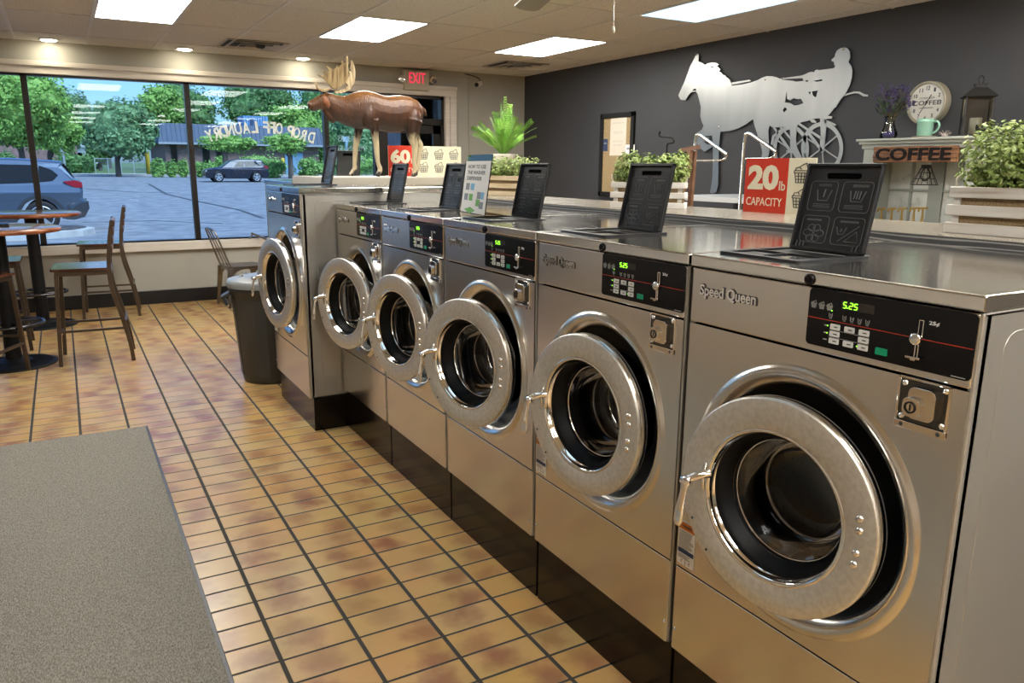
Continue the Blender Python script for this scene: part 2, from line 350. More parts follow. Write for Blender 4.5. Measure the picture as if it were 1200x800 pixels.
for ci,x in enumerate(cols):
    if x is None: continue
    for r in range(7):
        y=GY-GQ*2*r
        if ci==3 and r==0: pass
        k=(ci-1 if ci!=1 else -1,r)
        m=cool if (ci==3 and r==1) or (ci==1 and r in(2,)) else warm
        if y-GQ<Y0: continue
        # the blind corner behind the pillar of machines has none beyond the fourth row
        p=panel(x,y,m)
        if ci==1 and r==0: lb='bright warm ceiling panel at the top edge above the bar tables'
        elif ci==2 and r==0: lb='warm ceiling panel left of the exit sign, above the moose antlers'
        elif ci==3 and r==0: lb='warm ceiling panel beside the vent near the charcoal wall'
        elif ci==3 and r==1: lb='bluish white ceiling panel above the metal horse cutout'
        else: lb='ceiling light panel seen only as a reflection in the window'; p['group']='ceiling panels behind the camera'
        p['label']=lb
for i,(u,v) in enumerate(((57,46),(216,57),(355,68))):
    c=at(u,v,z=ZC); 
    p=thing('downlight',['round downlight over the left window mullion','round downlight over the second window mullion','round downlight left of the moose antlers'][i],'downlight',(c.x,c.y,ZC),group='downlights along the window')
    MB().lathe([(0,.085),(-.006,.085),(-.010,.075),(-.006,.062),(0,.06)],n=32).build('trim_ring',gm,p)
    MB().lathe([(-.002,.062),(-.014,.055),(-.018,.03),(-.019,0)],n=32).build('lens',mat('downlight_lens',(1,1,1),.5,emit=(1,.9,.68),es=55),p)
# vents
vm=mat('vent_paint',(.55,.53,.50),.5); vd=mat('vent_dark',(.03,.03,.03),.7)
for k,(u,v,lb) in enumerate(((296,52,'square white ceiling air vent near the window downlights'),(604,76,'dark square ceiling air vent near the charcoal wall corner'))):
    c=at(u,v,z=ZC); p=thing('ceiling_vent',lb,'air vent',(c.x,c.y,ZC))
    q=MB(); 
    for a in (.27,.20,.13,.07):
        z=-.004-(.27-a)*.12
        for sx,sy in((1,0),(-1,0),(0,1),(0,-1)):
            if sx: q.bar((sx*a,-a,z),(sx*a,a,z),.035,.004,up=(sx*.6,0,1))
            else: q.bar((-a,sy*a,z),(a,sy*a,z),.035,.004,up=(0,sy*.6,1))
    q.build('louvre_blades',vm,p); MB().box(-.25,.25,-.25,.25,-.003,-.001).build('vent_opening',vd,p)
c=at(305,54,z=ZC-.02)
# security cameras
def cam_thing(p0,dirv,lb,name='security_camera'):
    p=thing(name,lb,'security camera',p0)
    d_=Vector(dirv).normalized()
    MB().cyl((0,0,0),d_*.11,.03,20).build('camera_body',mat('cam_white',(.6,.58,.53),.4),p)
    MB().cyl(d_*.105,d_*.118,.025,20).build('lens',M['gap'],p)
    return p
c=at(305,55,z=ZC-.035); t_=thing('ceiling_camera','tiny round ceiling camera on the edge of the air vent','security camera',(c.x,c.y,ZC-.012))
MB().lathe([(0,.045),(-.02,.045),(-.035,.03),(-.04,0)],n=24).build('dome',M['gap'],t_); MB().lathe([(-.03,.016),(-.046,.014),(-.047,0)],n=16).build('lens',mat('cam_lens',(.5,.5,.5),.2),t_)
c=at(563,98,y=Y1-.16)
t_=cam_thing(c,(-.75,-.6,-.2),'white bullet security camera beside the exit door wall conduit')
wv=Vector(c); q=MB(); q.tube([wv-wv+Vector((0,0,.01)),Vector((0,.03,.06)),Vector((-.05,.12,.10)),Vector((-.12,.17,.12))],.006); q.build('mount_arm',alu,t_)
# conduit on wall
tag(MB().box(3.158,3.172,Y1+.004,Y1+.022,1.2,ZC).build('wall_conduit',greige),'thin painted conduit running up the wall right of the exit door','conduit')
# EXIT sign
e=at(488,94,y=Y1-.06); ex=thing('exit_sign','beige exit sign with red letters and two round lamp heads above the door','exit sign',(e.x,Y1-.045,e.z-.11))
bm_=mat('exit_beige',(.50,.45,.34),.5)
MB().box(-.155,.155,-.03,.055,0,.215).build('housing',bm_,ex,bevel=.006)
MB().text('EXIT',(-.095,-.0305,.075),(1,0,0),(0,0,1),.20,.115,.002,.004).build('exit_letters',mat('exit_red',(.6,.02,.05),.5,emit=(1,.03,.10),es=.75),ex)
for s_,nm in((-1,'lamp_head'),(1,'lamp_head')):
    h=MB(); h.lathe([(0,.0),(0,.03),(.02,.042),(.035,.044),(.04,.038)],(s_*.19,-.035,.115),(Vector((s_*.25,-.95,0)).normalized(),Vector((.95,s_*.25,0)).normalized(),Vector((0,0,1))),20); h.cyl((s_*.15,0,.115),(s_*.185,-.02,.115),.012); h.build('lamp_head',bm_,ex)
    MB().lathe([(.038,.039),(.042,.0)],(s_*.19,-.035,.115),(Vector((s_*.25,-.95,0)).normalized(),Vector((.95,s_*.25,0)).normalized(),Vector((0,0,1))),20).build('lens',M['chrome'],ex)
# ceiling fan, only blade tips and the pull chain reach into the picture
fc=at(735,-95,z=ZC-.25); fan=thing('ceiling_fan','ceiling fan whose grey blade tips and pull chain hang at the top edge','ceiling fan',fc)
MB().lathe([(.25,.0),(.25,.06),(.20,.065),(.19,.018),(.08,.018),(.07,.10),(.03,.13),(-.05,.12),(-.08,.07),(-.10,0)],n=32).build('motor_housing',gm,fan)
tipA=at(614,12,z=fc.z)-fc; tipB=at(782,8,z=fc.z)-fc
bl_=mat('fan_blade_grey',(.30,.29,.26),.5)
def blade(t):
    t=Vector((t.x,t.y,0)); Ln=t.length; d_=t/Ln; r_=Vector((-d_.y,d_.x,.12))
    q=MB(); prof=[(.14,-.045),(.3,-.06),(Ln-.06,-.07),(Ln-.015,-.05),(Ln,-.01),(Ln-.005,.03),(Ln-.05,.065),(.3,.06),(.14,.045)]
    q.prism(prof,(0,0,0),d_,r_,Vector((0,0,1)),.008); q.build('fan_blade',bl_,fan)
a0=math.atan2(tipA.y,tipA.x); 
for k in range(5):
    Ln=tipA.length; blade(Vector((math.cos(a0+k*2*PI/5),math.sin(a0+k*2*PI/5),0))*Ln)
pc=at(719,30,y=fc.y+.02)-fc
q=MB(); q.tube([(0,pc.y,-.06),(pc.x,pc.y,-.10),(pc.x,pc.y,pc.z)],.0011,6); q.build('pull_chain',M['chrome'],fan)
MB().lathe([(.009,0),(.007,.004),(-.004,.006),(-.014,.006),(-.017,0)],(pc.x,pc.y,pc.z-.01),n=14).build('chain_knob',mat('knob_ivory',(.62,.58,.48),.4),fan)
# door mat
mm=noisy(mat('carpet_mat',(.2,.18,.15),.95),[(.125,.115,.095),(.25,.235,.20),(.36,.34,.30)],(260,90,90),5,(.3,.72),bump=.9,bscale=(320,320,320),bdist=.004)
mt=thing('floor_mat','large grey brown carpet mat with a black rubber edge','floor mat',(-1.8,1.9,0))
MB().box(-.9,.832,-2.6,1.972,.001,.009).build('carpet_pile',mm,mt,bevel=.002)
MB().box(-.912,.845,-2.61,1.985,0,.0045).build('rubber_edge',mat('mat_edge',(.03,.033,.04),.4),mt,bevel=.002)
# ------------------------------------------------------------------ front loading washers
def basket(q,o,ax,ay,w,h,r):
    """line drawing of a laundry basket"""
    o=Vector(o);ax=Vector(ax);ay=Vector(ay)
    P=lambda a,b:o+ax*(a*w)+ay*(b*h)
    def ln(pts): 
        for i in range(len(pts)-1):
            a,b=P(*pts[i]),P(*pts[i+1]); q.bar(a,b+(b-a).normalized()*r*.5,r,.0016*max(1,r/.004),up=ax.cross(ay))
    ln([(.0,.62),(1,.62),(1,.50),(.0,.50),(.0,.62)]); ln([(.05,.5),(.16,.0),(.84,.0),(.95,.5)])
    ln([(.10,.33),(.90,.33)]); ln([(.13,.17),(.87,.17)])
    for k in (.28,.5,.72): ln([(k,.5),(.5+(k-.5)*.75,.0)])
    ln([(.06,.62),(.12,.76),(.36,.80),(.62,.95),(.80,1.0),(.90,.66)]); ln([(.36,.80),(.46,.70)])
SEG={'5':'afgcd','2':'abged','8':'abcdefg'}
def seg(q,ch,o,ax,ay,w,h,t):
    o=Vector(o);ax=Vector(ax);ay=Vector(ay)+Vector(ax)*.12
    p=dict(a=((0,1),(1,1)),g=((0,.5),(1,.5)),d=((0,0),(1,0)),f=((0,.5),(0,1)),b=((1,.5),(1,1)),e=((0,0),(0,.5)),c=((1,0),(1,.5)))
    for s in SEG[ch]:
        (x0,y0),(x1,y1)=p[s]; a=o+ax*x0*w+ay*y0*h; b=o+ax*x1*w+ay*y1*h; d=(b-a).normalized()*t*.35; q.bar(a+d,b-d,t,.001,up=(1,0,0))
def plate_hole(q,y0,y1,z0,z1,yc,zc,r,x,dep,n=96):
    """steel panel in the plane x with a round hole, edges turned back by dep"""
    vs=[];out=[]
    for k in range(n):
        a=2*PI*k/n; c,s=math.cos(a),math.sin(a)
        vs.append((x,yc+r*c,zc+r*s))
        tx=((y1-yc)/c if c>1e-9 else (y0-yc)/c if c<-1e-9 else 1e9); tz=((z1-zc)/s if s>1e-9 else (z0-zc)/s if s<-1e-9 else 1e9)
        t=min(tx,tz); out.append([yc+t*c,zc+t*s])
    for cy,cz in((y0,z0),(y1,z0),(y1,z1),(y0,z1)):
        a=math.atan2(cz-zc,cy-yc)%(2*PI); k=round(a/(2*PI)*n)%n; out[k]=[cy,cz]
    vs+=[(x,a,b) for a,b in out]+[(x+dep,a,b) for a,b in out]
    fs=[(k,(k+1)%n,n+(k+1)%n,n+k) for k in range(n)]+[(n+k,n+(k+1)%n,2*n+(k+1)%n,2*n+k) for k in range(n)]
    return q.add(vs,fs)
EY,EZ=(0,-1,0),(0,0,1)       # reading direction and up, on the machine fronts (seen from -x)
def make_washer(P,label,digits=True,loc=(0,0,0)):
    g=P; root=thing('front_load_washer',label,'washing machine',loc)
    W,D,zt,zlb,zs,zl,zb=g['W'],g['D'],g['zt'],g['zlb'],g['zs'],g['zl'],g['zb']; yc,zc,RG,RO=g['yc'],g['zc'],g['RG'],g['RO']
    # cabinet: open shell
    q=MB(); q.box(.012,D,.001,.008,zb,zlb-.001); q.box(.012,D,W-.008,W-.001,zb,zlb-.001); q.box(D-.01,D,.001,W-.001,zb,zlb-.001); q.box(.01,D,.001,W-.001,zb,zb+.01); q.box(.006,D,.001,W-.001,zlb-.012,zlb-.002)
    for y in (.001,W-.012): q.box(.004,.03,y,y+.011,zb,zlb-.002)
    q.build('cabinet',M['side'],root,bevel=.004)
        # pressed outline on both side sheets
    for y in (.0,W):
        sp=MB(); loop=rrect(.075,D-.09,zb+.12,zlb-.04,.035,6); sp.tube([(a,y+(.0004 if y else -.0004)*0+ (0.001 if y==0 else -.001),b_) for a,b_ in loop],.0013,6,close=True); sp.build('side_embossing',M['side'],root)
    # base
    q=MB(); q.box(.02,D-.01,.002,W+.004,0,zb-.004); q.build('base',M['kick'],root,bevel=.003)
    # top lid sheet
    q=MB(); q.box(-.003,D,-.002,W+.002,zlb,zt); q.build('top_panel',M['top'],root,bevel=.0035,seg=3)
    kn=MB().lathe([(0,0),(0,.0115),(-.003,.0115),(-.005,.0095),(-.006,.006),(-.003,.005),(-.003,0)],(-.003,W/2,(zlb+zt)/2-.003),'x',24).build('lid_lock',M['gloss_black'],root)
    # fascia
    q=MB(); q.box(-.001,.02,.005,W-.005,zs+.0025,zlb-.003); q.build('fascia_panel',M['front'],root,bevel=.003)
    # front panel with round embossed flange
    q=MB(); plate_hole(q,.005,W-.005,zl+.002,zs-.002,yc,zc,RG+.006,0,.02)
    q.smooth=True
    pr=[(0,RG+.006),(-.001,RG+.003),(-.0055,RG-.001),(-.008,RG-.007),(-.0075,RG-.014),(-.004,RG-.022),(.003,RG-.030),(.010,RO+.002),(.020,RO),(.05,RO-.003)]
    q.lathe(pr,(0,yc,zc),'x',96); q.build('front_panel',M['front'],root)
    q=MB(); q.box(-.0005,.02,.005,W-.005,zb,zl-.0015); q.build('lower_panel',M['front'],root,bevel=.0025)
    for y in (.014,W-.014): MB().lathe([(-.004,0),(-.0035,.003),(0,.005)],(0,y,zb+.055),'x',12).build('panel_screw',M['chrome'],root)
    # tub mouth and drum
    q=MB(); q.lathe([(.045,RO+.01),(.05,RO-.002),(.055,RO-.06),(.07,RO-.075),(.12,RO-.08)],(0,yc,zc),'x',64); gk=q.build('door_gasket',M['rubber'],root)
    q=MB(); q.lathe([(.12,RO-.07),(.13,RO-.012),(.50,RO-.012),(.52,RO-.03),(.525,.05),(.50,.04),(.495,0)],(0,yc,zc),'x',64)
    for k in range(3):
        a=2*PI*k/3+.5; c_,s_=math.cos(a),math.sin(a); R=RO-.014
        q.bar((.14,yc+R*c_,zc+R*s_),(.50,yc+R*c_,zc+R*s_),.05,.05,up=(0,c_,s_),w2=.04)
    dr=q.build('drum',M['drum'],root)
    q=MB()
    for i in range(9):
        for k in range(40):
            a=2*PI*(k+.5*(i%2))/40; R=RO-.0135; x=.2+i*.034
            c_,s_=math.cos(a),math.sin(a); p=Vector((x,yc+R*c_,zc+R*s_)); u=Vector((0,-s_,c_)); v=Vector((1,0,0)); e=.0035
            q.add([p+u*e,p+v*e,p-u*e,p-v*e],[(0,1,2,3)])
    tag(q.build('drum_holes',M['gap'],dr,fix=False),kind='stuff')
    # control panel
    ca,cb_,cz0,cz1=g['cp']; s_=(cb_-ca)/.323
    Y=lambda y:ca+(y-.004)*s_
    Z=lambda z:cz0+(z-1.0895)*(cz1-cz0)/(1.200-1.0895)
    q=MB(); q.prism(rrect(ca,cb_,cz0,cz1,.009),(-.0005,0,0),(0,1,0),(0,0,1),(-1,0,0),.0035)
    cp=q.build('control_panel',M['gloss_black'],root,bevel=.0008)
    xf=-.0042
    q=MB(); q.box(xf,xf+.002,Y(.006),Y(.326),Z(1.1427),Z(1.1440)); q.build('red_stripe',M['red_line'],cp)
    q=MB()
    for y in (.321,.303,.2855): basket(q,(xf+.0008,Y(y),Z(1.1625)),EY,EZ,.0125*s_,.0135,.0011)
    for y in (.245,.229,.213,.197,.275):
        yy=Y(y); q.box(xf,xf+.001,yy-.003,yy+.003,Z(1.147),Z(1.1478)); q.bar((xf,yy+.0035,Z(1.1575)),(xf,yy+.0028,Z(1.150)),.0008,.0008);q.bar((xf,yy-.0035,Z(1.1575)),(xf,yy-.0028,Z(1.150)),.0008,.0008); q.box(xf,xf+.001,yy-.0028,yy+.0028,Z(1.1495),Z(1.1503)); q.box(xf,xf+.001,yy-.0006,yy+.0006,Z(1.1525),Z(1.156))
    for z in (1.1265,1.1125): q.box(xf,xf+.001,Y(.275),Y(.19),Z(z)-.0004,Z(z)+.0004)
    for z in (1.133,1.119,1.106): q.box(xf,xf+.001,Y(.287),Y(.279),Z(z)-.001,Z(z)+.001)
    q.box(xf,xf+.001,Y(.036),Y(.012),Z(1.0925),Z(1.094))
    q.build('panel_icons',M['mark_grey'],cp)
    MB().text('25¢',(xf,Y(.083),Z(1.1685)),EY,EZ,.018*s_,.008,.0008,.02).build('coin_value',M['white_btn'],cp)
    ds=MB().box(xf,xf+.002,Y(.186),Y(.254),Z(1.1695),Z(1.1855)).build('display',M['disp'],cp)
    if digits:
        q=MB()
        for ch,y in (('5',.2500),('2',.2370),('5',.2270)): seg(q,ch,(xf-.0006,Y(y),Z(1.172)),EY,EZ,.0062*s_,.0105,.0013)
        q.box(xf-.001,xf,Y(.2415),Y(.2400),Z(1.1717),Z(1.1733))
        for y,z in((.279,1.133),(.279,1.119),(.213,1.106),(.273,1.1625)): q.box(xf-.001,xf,Y(y)-.001,Y(y)+.001,Z(z)-.001,Z(z)+.001)
        q.build('digits',M['led'],ds)
    for y,z in((.2625,1.133),(.2625,1.1195),(.2625,1.106),(.2315,1.133),(.2315,1.106),(.2010,1.133),(.2010,1.1195),(.2010,1.106)):
        b=MB(); b.prism(rrect(Y(y)-.0105*s_,Y(y)+.0105*s_,Z(z)-.0052,Z(z)+.0052,.0015,2),(xf+.0015,0,0),(0,1,0),(0,0,1),(-1,0,0),.003)
        bo=b.build('button',M['white_btn'],cp)
        MB().box(xf-.0018,xf-.001,Y(y)-.006,Y(y)+.002,Z(z)-.001,Z(z)+.001).build('button_marking',M['ink'],bo)
    MB().prism(rrect(Y(.1635)-.0115,Y(.1635)+.0115,Z(1.1065)-.0062,Z(1.1065)+.0062,.0015,2),(xf+.0015,0,0),(0,1,0),(0,0,1),(-1,0,0),.003).build('start_button',M['green_btn'],cp)
    q=MB(); y=Y(.0955)
    q.box(xf-.002,xf+.002,y-.0045,y-.0028,Z(1.143),Z(1.175)); q.box(xf-.002,xf+.002,y+.0028,y+.0045,Z(1.143),Z(1.175)); q.box(xf-.002,xf+.002,y-.0045,y+.0045,Z(1.174),Z(1.176))
    q.lathe([(0,0.011),(-.006,.0105),(-.009,.007),(-.010,0)],(xf,y+.006,Z(1.142)),'x',20)
    q.box(xf-.003,xf+.002,y+.004,y+.0065,Z(1.112),Z(1.136)); q.box(xf-.003,xf+.002,y-.001,y+.001,Z(1.112),Z(1.136))
    q.box(xf-.010,xf+.001,y-.009,y+.017,Z(1.1085),Z(1.1125)); q.box(xf-.010,xf+.001,y-.001,y+.008,Z(1.1055),Z(1.1095))
    q.build('coin_slot',M['chrome'],cp,bevel=.0008)
    # raised brand lettering
    q=MB(); lz=(zs+zlb)/2-.005; q.text('Speed Queen',(0.0,g['logo'],lz),EY,EZ,.167*g['ls'],.034*g['ls'],.003,.05)
    lo=q.build('brand_lettering',M['ink'],root)
    MB().text('Speed Queen',(-.0025,g['logo']-.0010,lz+.001),EY,EZ,.165*g['ls'],.032*g['ls'],.0025,.026).build('letter_faces',M['chrome'],lo)
    # coin box
    oy,oz=g['coin']; y=lambda v:oy+(v-.078); z=lambda v:oz+(v-1.028)
    q=MB(); q.box(-.001,.012,y(.033),y(.124),z(.985),z(1.073)); cbx=q.build('coin_box',mat('coin_plate',(.30,.29,.27),.18,1) if 'coinm' not in M else M['coinm'],root,bevel=.002)
    q=MB()
    q.box(-.003,.004,y(.121),y(.125),z(.985),z(1.074)); q.box(-.003,.004,y(.032),y(.036),z(.985),z(1.074)); q.box(-.003,.004,y(.032),y(.125),z(1.070),z(1.074)); q.box(-.005,.004,y(.032),y(.125),z(.9825),z(.9955))
    q.build('coin_box_rim',M['chrome'],cbx,bevel=.001)
    q=MB(); q.prism(rrect(y(.050),y(.099),z(1.006),z(1.061),.012),(-.001,0,0),(0,1,0),(0,0,1),(-1,0,0),.012)
    q.build('coin_vault',M['chrome'],cbx,bevel=.006,seg=3)
    q=MB(); q.prism(rrect(y(.072),y(.103),z(1.010),z(1.043),.010),(-.011,0,0),(0,1,0),(0,0,1),(-1,0,0),.009); lk=q.build('lock_housing',M['chrome'],cbx,bevel=.004,seg=3)
    q=MB(); q.lathe([(-.020,0.0105),(-.022,.0105),(-.022,.008),(-.019,.007),(-.019,0)],(0,y(.0885),z(1.0265)),'x',20); q.box(-.021,-.019,y(.0875),y(.0895),z(1.021),z(1.032)); q.build('key_lock',M['gloss_black'],cbx)
    for a,b_ in((.114,1.062),(.041,1.064),(.114,1.003),(.041,1.003)): MB().lathe([(-.005,0),(-.004,.004),(-.001,.0055)],(0,y(a),z(b_)),'x',12).build('bolt',M['chrome'],cbx)
    for a in (.111,.044): MB().lathe([(-.0065,0),(-.006,.003),(-.005,.004)],(0,y(a),z(.989)),'x',10).build('screw',M['ink'],cbx)
    # warning sticker
    ly,lz0=g['sticker']
    q=MB(); q.box(-.0012,.001,ly,ly+.058,lz0,lz0+.113); st=q.build('warning_sticker',M['paper'],root)
    q=MB(); q.box(-.0018,-.001,ly+.001,ly+.057,lz0+.093,lz0+.112); q.build('orange_header',M['orange_ink'],st)
    q=MB(); q.box(-.0018,-.001,ly+.002,ly+.056,lz0+.031,lz0+.042); q.build('blue_bar',M['blue_ink'],st)
    q=MB(); rn=random.Random(3)
    for k in range(11):
        zz=lz0+.088-k*.0045; q.box(-.0018,-.001,ly+.004+rn.random()*.018,ly+.054,zz,zz+.0014)
    for k in range(3): q.box(-.0018,-.001,ly+.004+rn.random()*.02,ly+.054,lz0+.026-k*.004,lz0+.0272-k*.004)
    q.box(-.0018,-.001,ly+.0285,ly+.0295,lz0+.002,lz0+.017); q.tube([(-.0015,ly+.038,lz0+.014),(-.0015,ly+.044,lz0+.012),(-.0015,ly+.042,lz0+.006)],.0008,4); q.tube([(-.0015,ly+.012,lz0+.014),(-.0015,ly+.018,lz0+.012),(-.0015,ly+.014,lz0+.006)],.0008,4)
    q.text('WARNING',(-.0018,ly+.046,lz0+.099),EY,EZ,.034,.007,.0004,.02)
    q.build('sticker_print',M['ink'],st)
    # dispenser opening and lid
    rx0,rx1,ry0,ry1=g['rim']
    q=MB(); q.prism([rrect(rx0,rx1,ry0,ry1,.014),rrect(rx0+.018,rx1-.02,ry0+.020,ry1-.020,.008)[::-1]],(0,0,zt-.001),(1,0,0),(0,1,0),(0,0,1),.007)
    rim=q.build('dispenser_rim',M['plastic'],root,bevel=.002)
    q=MB(); q.box(rx0+.016,rx1-.018,ry0+.018,ry1-.018,zt-.0005,zt+.0015); q.build('dispenser_tray',M['gap'],rim)
    q=MB(); q.box(rx0+.035,rx0+.085,ry0+.035,ry0+.10,zt+.0015,zt+.0025); q.build('tray_flap',M['ring'],rim)
    q=MB(); q.box(rx0+.10,rx0+.106,ry0+.02,ry1-.02,zt+.001,zt+.0065); q.box(rx0+.03,rx0+.10,(ry0+ry1)/2-.003,(ry0+ry1)/2+.003,zt+.001,zt+.0065); q.build('tray_divider',M['plastic'],rim)
    hx=rx1-.030; h=g['lidh']; w0,w1=g['lidy']; tilt=g['tilt']
    up=Vector((math.sin(tilt),0,math.cos(tilt))); nb=Vector((-math.cos(tilt),0,math.sin(tilt)))      # nb: face towards the room front
    o=Vector((hx,0,zt+.006)); Pt=lambda y,t,d=0:o+Vector((0,y,0))+up*t+nb*d
    q=MB(); wm=(w0+w1)/2
    slot=[(a,b_) for a,b_ in rrect(wm-.046,wm+.046,h-.034,h-.021,.0062,4)]
    q.prism([[(w0,0),(w1,0),(w1,h),(w0,h)],slot[::-1]],o,(0,1,0),up,nb,.004)
    for a,b_,c_,d_ in((w0,w0+.005,0,h),(w1-.005,w1,0,h),(w0,w1,h-.006,h),(w0,w1,0,.006)): 
        q.add([Pt(a,c_,0),Pt(b_,c_,0),Pt(b_,d_,0),Pt(a,d_,0),Pt(a,c_,.013),Pt(b_,c_,.013),Pt(b_,d_,.013),Pt(a,d_,.013)],[(0,3,2,1),(4,5,6,7),(0,1,5,4),(1,2,6,5),(2,3,7,6),(3,0,4,7)])
    for yy in (w0+.012,w0+.022,w0+.032,w1-.012,w1-.022,w1-.032): q.bar(Pt(yy,.006,.006),Pt(yy,.020,.004),.004,.006,up=nb)
    q2=MB(); q2.prism([(wm-.05,h-.038),(wm+.05,h-.038),(wm+.05,h-.017),(wm-.05,h-.017)],o-nb*.0035,(0,1,0),up,nb,.003)  # near-black plate behind the finger slot; the slot's shade is painted in its colour
    ld=q.build('dispenser_lid',M['plastic'],root,bevel=.001,seg=1); q2.build('slot_shadow_plate',M['slot'],ld)
    # embossed symbols; reading direction is -y
    q=MB()
    def G(a,b_): return Pt(w1-a*(w1-w0),b_*h,.0045)      # a: 0..1 left to right as read
    def gl(pts,r=.0007,close=False): q.tube([G(*p) for p in pts],r,5,close=close)
    for (a0,b0,a1,b1) in((.09,.46,.46,.80),(.53,.46,.92,.80),(.08,.09,.45,.40),(.52,.09,.92,.40)): gl(rrect(a0,a1,b0,b1,.045,4),.0007,True)
    for (a0,b0) in((.19,.58),(.64,.58)): gl([(a0,b0+.12),(a0+.03,b0),(a0+.16,b0),(a0+.20,b0+.12)],.0012)
    gl([(.29,.62),(.30,.71)],.0014)
    for k in (.70,.735,.77): gl([(k,.61),(k+.01,.70)],.0012)
    for (a0,b0,a1,b1) in((.17,.50,.40,.535),(.60,.50,.84,.535),(.20,.745,.37,.765),(.66,.745,.86,.765),(.14,.345,.34,.36),(.60,.345,.84,.36)): 
        for k in range(3): gl([(a0,b0+(b1-b0)*k/2),(a1,b0+(b1-b0)*k/2)],.0007)
    for k in range(6):
        t=2*PI*k/6; cx,cyy=.265+.075*math.cos(t),.20+.068*math.sin(t)
        gl([(cx+.040*math.cos(u)*abs(math.cos(t))+.030*math.cos(u),cyy+.040*math.sin(u)) for u in [2*PI*j/10 for j in range(10)]],.0009,True)
    gl([(.57,.29),(.60,.21),(.67,.21),(.70,.29)],.001); gl([(.62,.13),(.86,.31)],.001); gl([(.70,.13),(.88,.13),(.84,.25),(.70,.13)],.001)
    gl([(.62,.245),(.635,.275),(.65,.245),(.635,.235)],.0008,True)
    q.build('embossed_symbols',M['plastic_line'],ld)
    # door, hinged on its low-y edge
    R=g['R']; Ri=R*.70; hy=yc-R+.002
    c=(0,R,zc)
    q=MB(); q.lathe([(-.030,Ri+.002),(-.0315,Ri+.004),(-.0315,R-.005),(-.0305,R-.002),(-.027,R),(-.016,R),(0,R),(.004,R-.004),(.004,Ri+.01),(-.02,Ri+.004),(-.030,Ri+.002)],c,'x',96)
    door=q.build('door',M['doorsteel'],root,loc=(-.007,hy,0)); door.rotation_euler=(0,0,g['open'])
    q=MB(); q.lathe([(-.0312,Ri+.0045),(-.0335,Ri+.001),(-.032,Ri-.003),(-.026,Ri-.006),(-.012,Ri-.009),(-.010,Ri-.012)],c,'x',96)
    q.lathe([(-.026,R-.001),(-.022,R+.0008),(-.010,R+.001),(.002,R-.001)],c,'x',96)
    q.build('door_bezel',M['chrome'],door)
    q=MB(); q.lathe([(-.012,Ri-.008),(-.014,Ri-.013),(-.002,Ri-.016),(.0,Ri-.020),(.028,Ri-.023),(.032,Ri-.030)],c,'x',80); q.build('door_seal',M['rubber'],door)
    q=MB(); q.lathe([(.028,Ri-.026),(.06,Ri-.031),(.10,Ri-.040),(.122,Ri-.058),(.130,Ri-.085),(.130,0)],c,'x',80); q.build('door_glass',M['bowl'],door)
    q=MB(); q.lathe([(.034,Ri-.028),(.037,Ri-.029),(.038,Ri-.032),(.034,Ri-.033)],c,'x',80); q.lathe([(.112,Ri-.049),(.117,Ri-.053),(.112,Ri-.056)],c,'x',80); q.build('inner_ring',M['chrome'],door)
    for s0,zz in((.043,.048),(.041,.025),(.043,-.020),(.045,-.043)): MB().lathe([(-.0375,0),(-.0365,.005),(-.0315,.0075)],(0,s0-.004,zc+zz),'x',16).build('hinge_rivet',M['ring'],door)
    for a in (3.6,3.95): MB().lathe([(-.034,0),(-.033,.0025),(-.0315,.0035)],(0,R-(R-.014)*math.cos(a),zc+(R-.014)*math.sin(a)),'x',10).build('door_screw',M['ink'],door)
    # lever handle
    q=MB(); s=2*R
    q.tube(bez([(-.028,s-.072,zc+.022),(-.042,s-.064,zc+.020),(-.058,s-.052,zc+.014),(-.068,s-.044,zc+.008)],4),[.0095]*8+[.0085]*4+[.009],12)
    q.lathe([(-.011,.0),(-.011,.0105),(.011,.0105),(.011,0)],(-.068,s-.044,zc+.006),'y',16)
    q.tube([(-.070,s-.044,zc+.012),(-.074,s-.041,zc-.02),(-.078,s-.038,zc-.055),(-.081,s-.037,zc-.085),(-.081,s-.037,zc-.096)],[.009,.008,.0105,.0125,.007],12,flat=.6)
    q.tube([(-.030,s-.062,zc+.042),(-.037,s-.064,zc+.030),(-.040,s-.066,zc+.010),(-.037,s-.064,zc-.008),(-.030,s-.062,zc-.018)],.0042,8)
    q.build('door_handle',M['chrome'],door)
    return root
M['slot']=mat('slot_shadow_black',(.001,.001,.001),.9,spec=.05)
M['coinm']=mat('coin_plate_steel',(.10,.10,.10),.2,1)
SM=dict(W=.66,D=.725,zt=1.23,zlb=1.2035,zs=1.0743,zl=.4575,zb=.2262,yc=.330,zc=.757,RG=.277,RO=.238,cp=(.004,.327,1.0895,1.1995),logo=.625,ls=1.0,coin=(.078,1.028),sticker=(.593,.468),rim=(.066,.302,.418,.650),lidy=(.415,.612),lidh=.200,tilt=.21,R=.225,open=.13)
PW=.671
w0=make_washer(SM,'stainless front-load washer nearest the camera, its door lever in front of the warning sticker')
labs=['stainless front-load washer second from the camera, its door slightly ajar','stainless washer in the middle of the row, third from the camera, carrying the how-to leaflet','stainless washer fourth from the camera, left of the one carrying the leaflet','stainless washer tucked against the side of the taller far machine']
opens=[.11,.25,.20,.265]
for k in range(4):
    c=copy_tree(w0); c.location=(0,PW*(k+1),0); c['label']=labs[k]
    for ch in c.children:
        if ch.name.startswith('door') and not ch.name.startswith('door_g'): ch.rotation_euler=(0,0,opens[k])
for c in bpy.data.objects:
    if c.name.startswith('front_load_washer'): c['group']='small stainless washers in the front row'
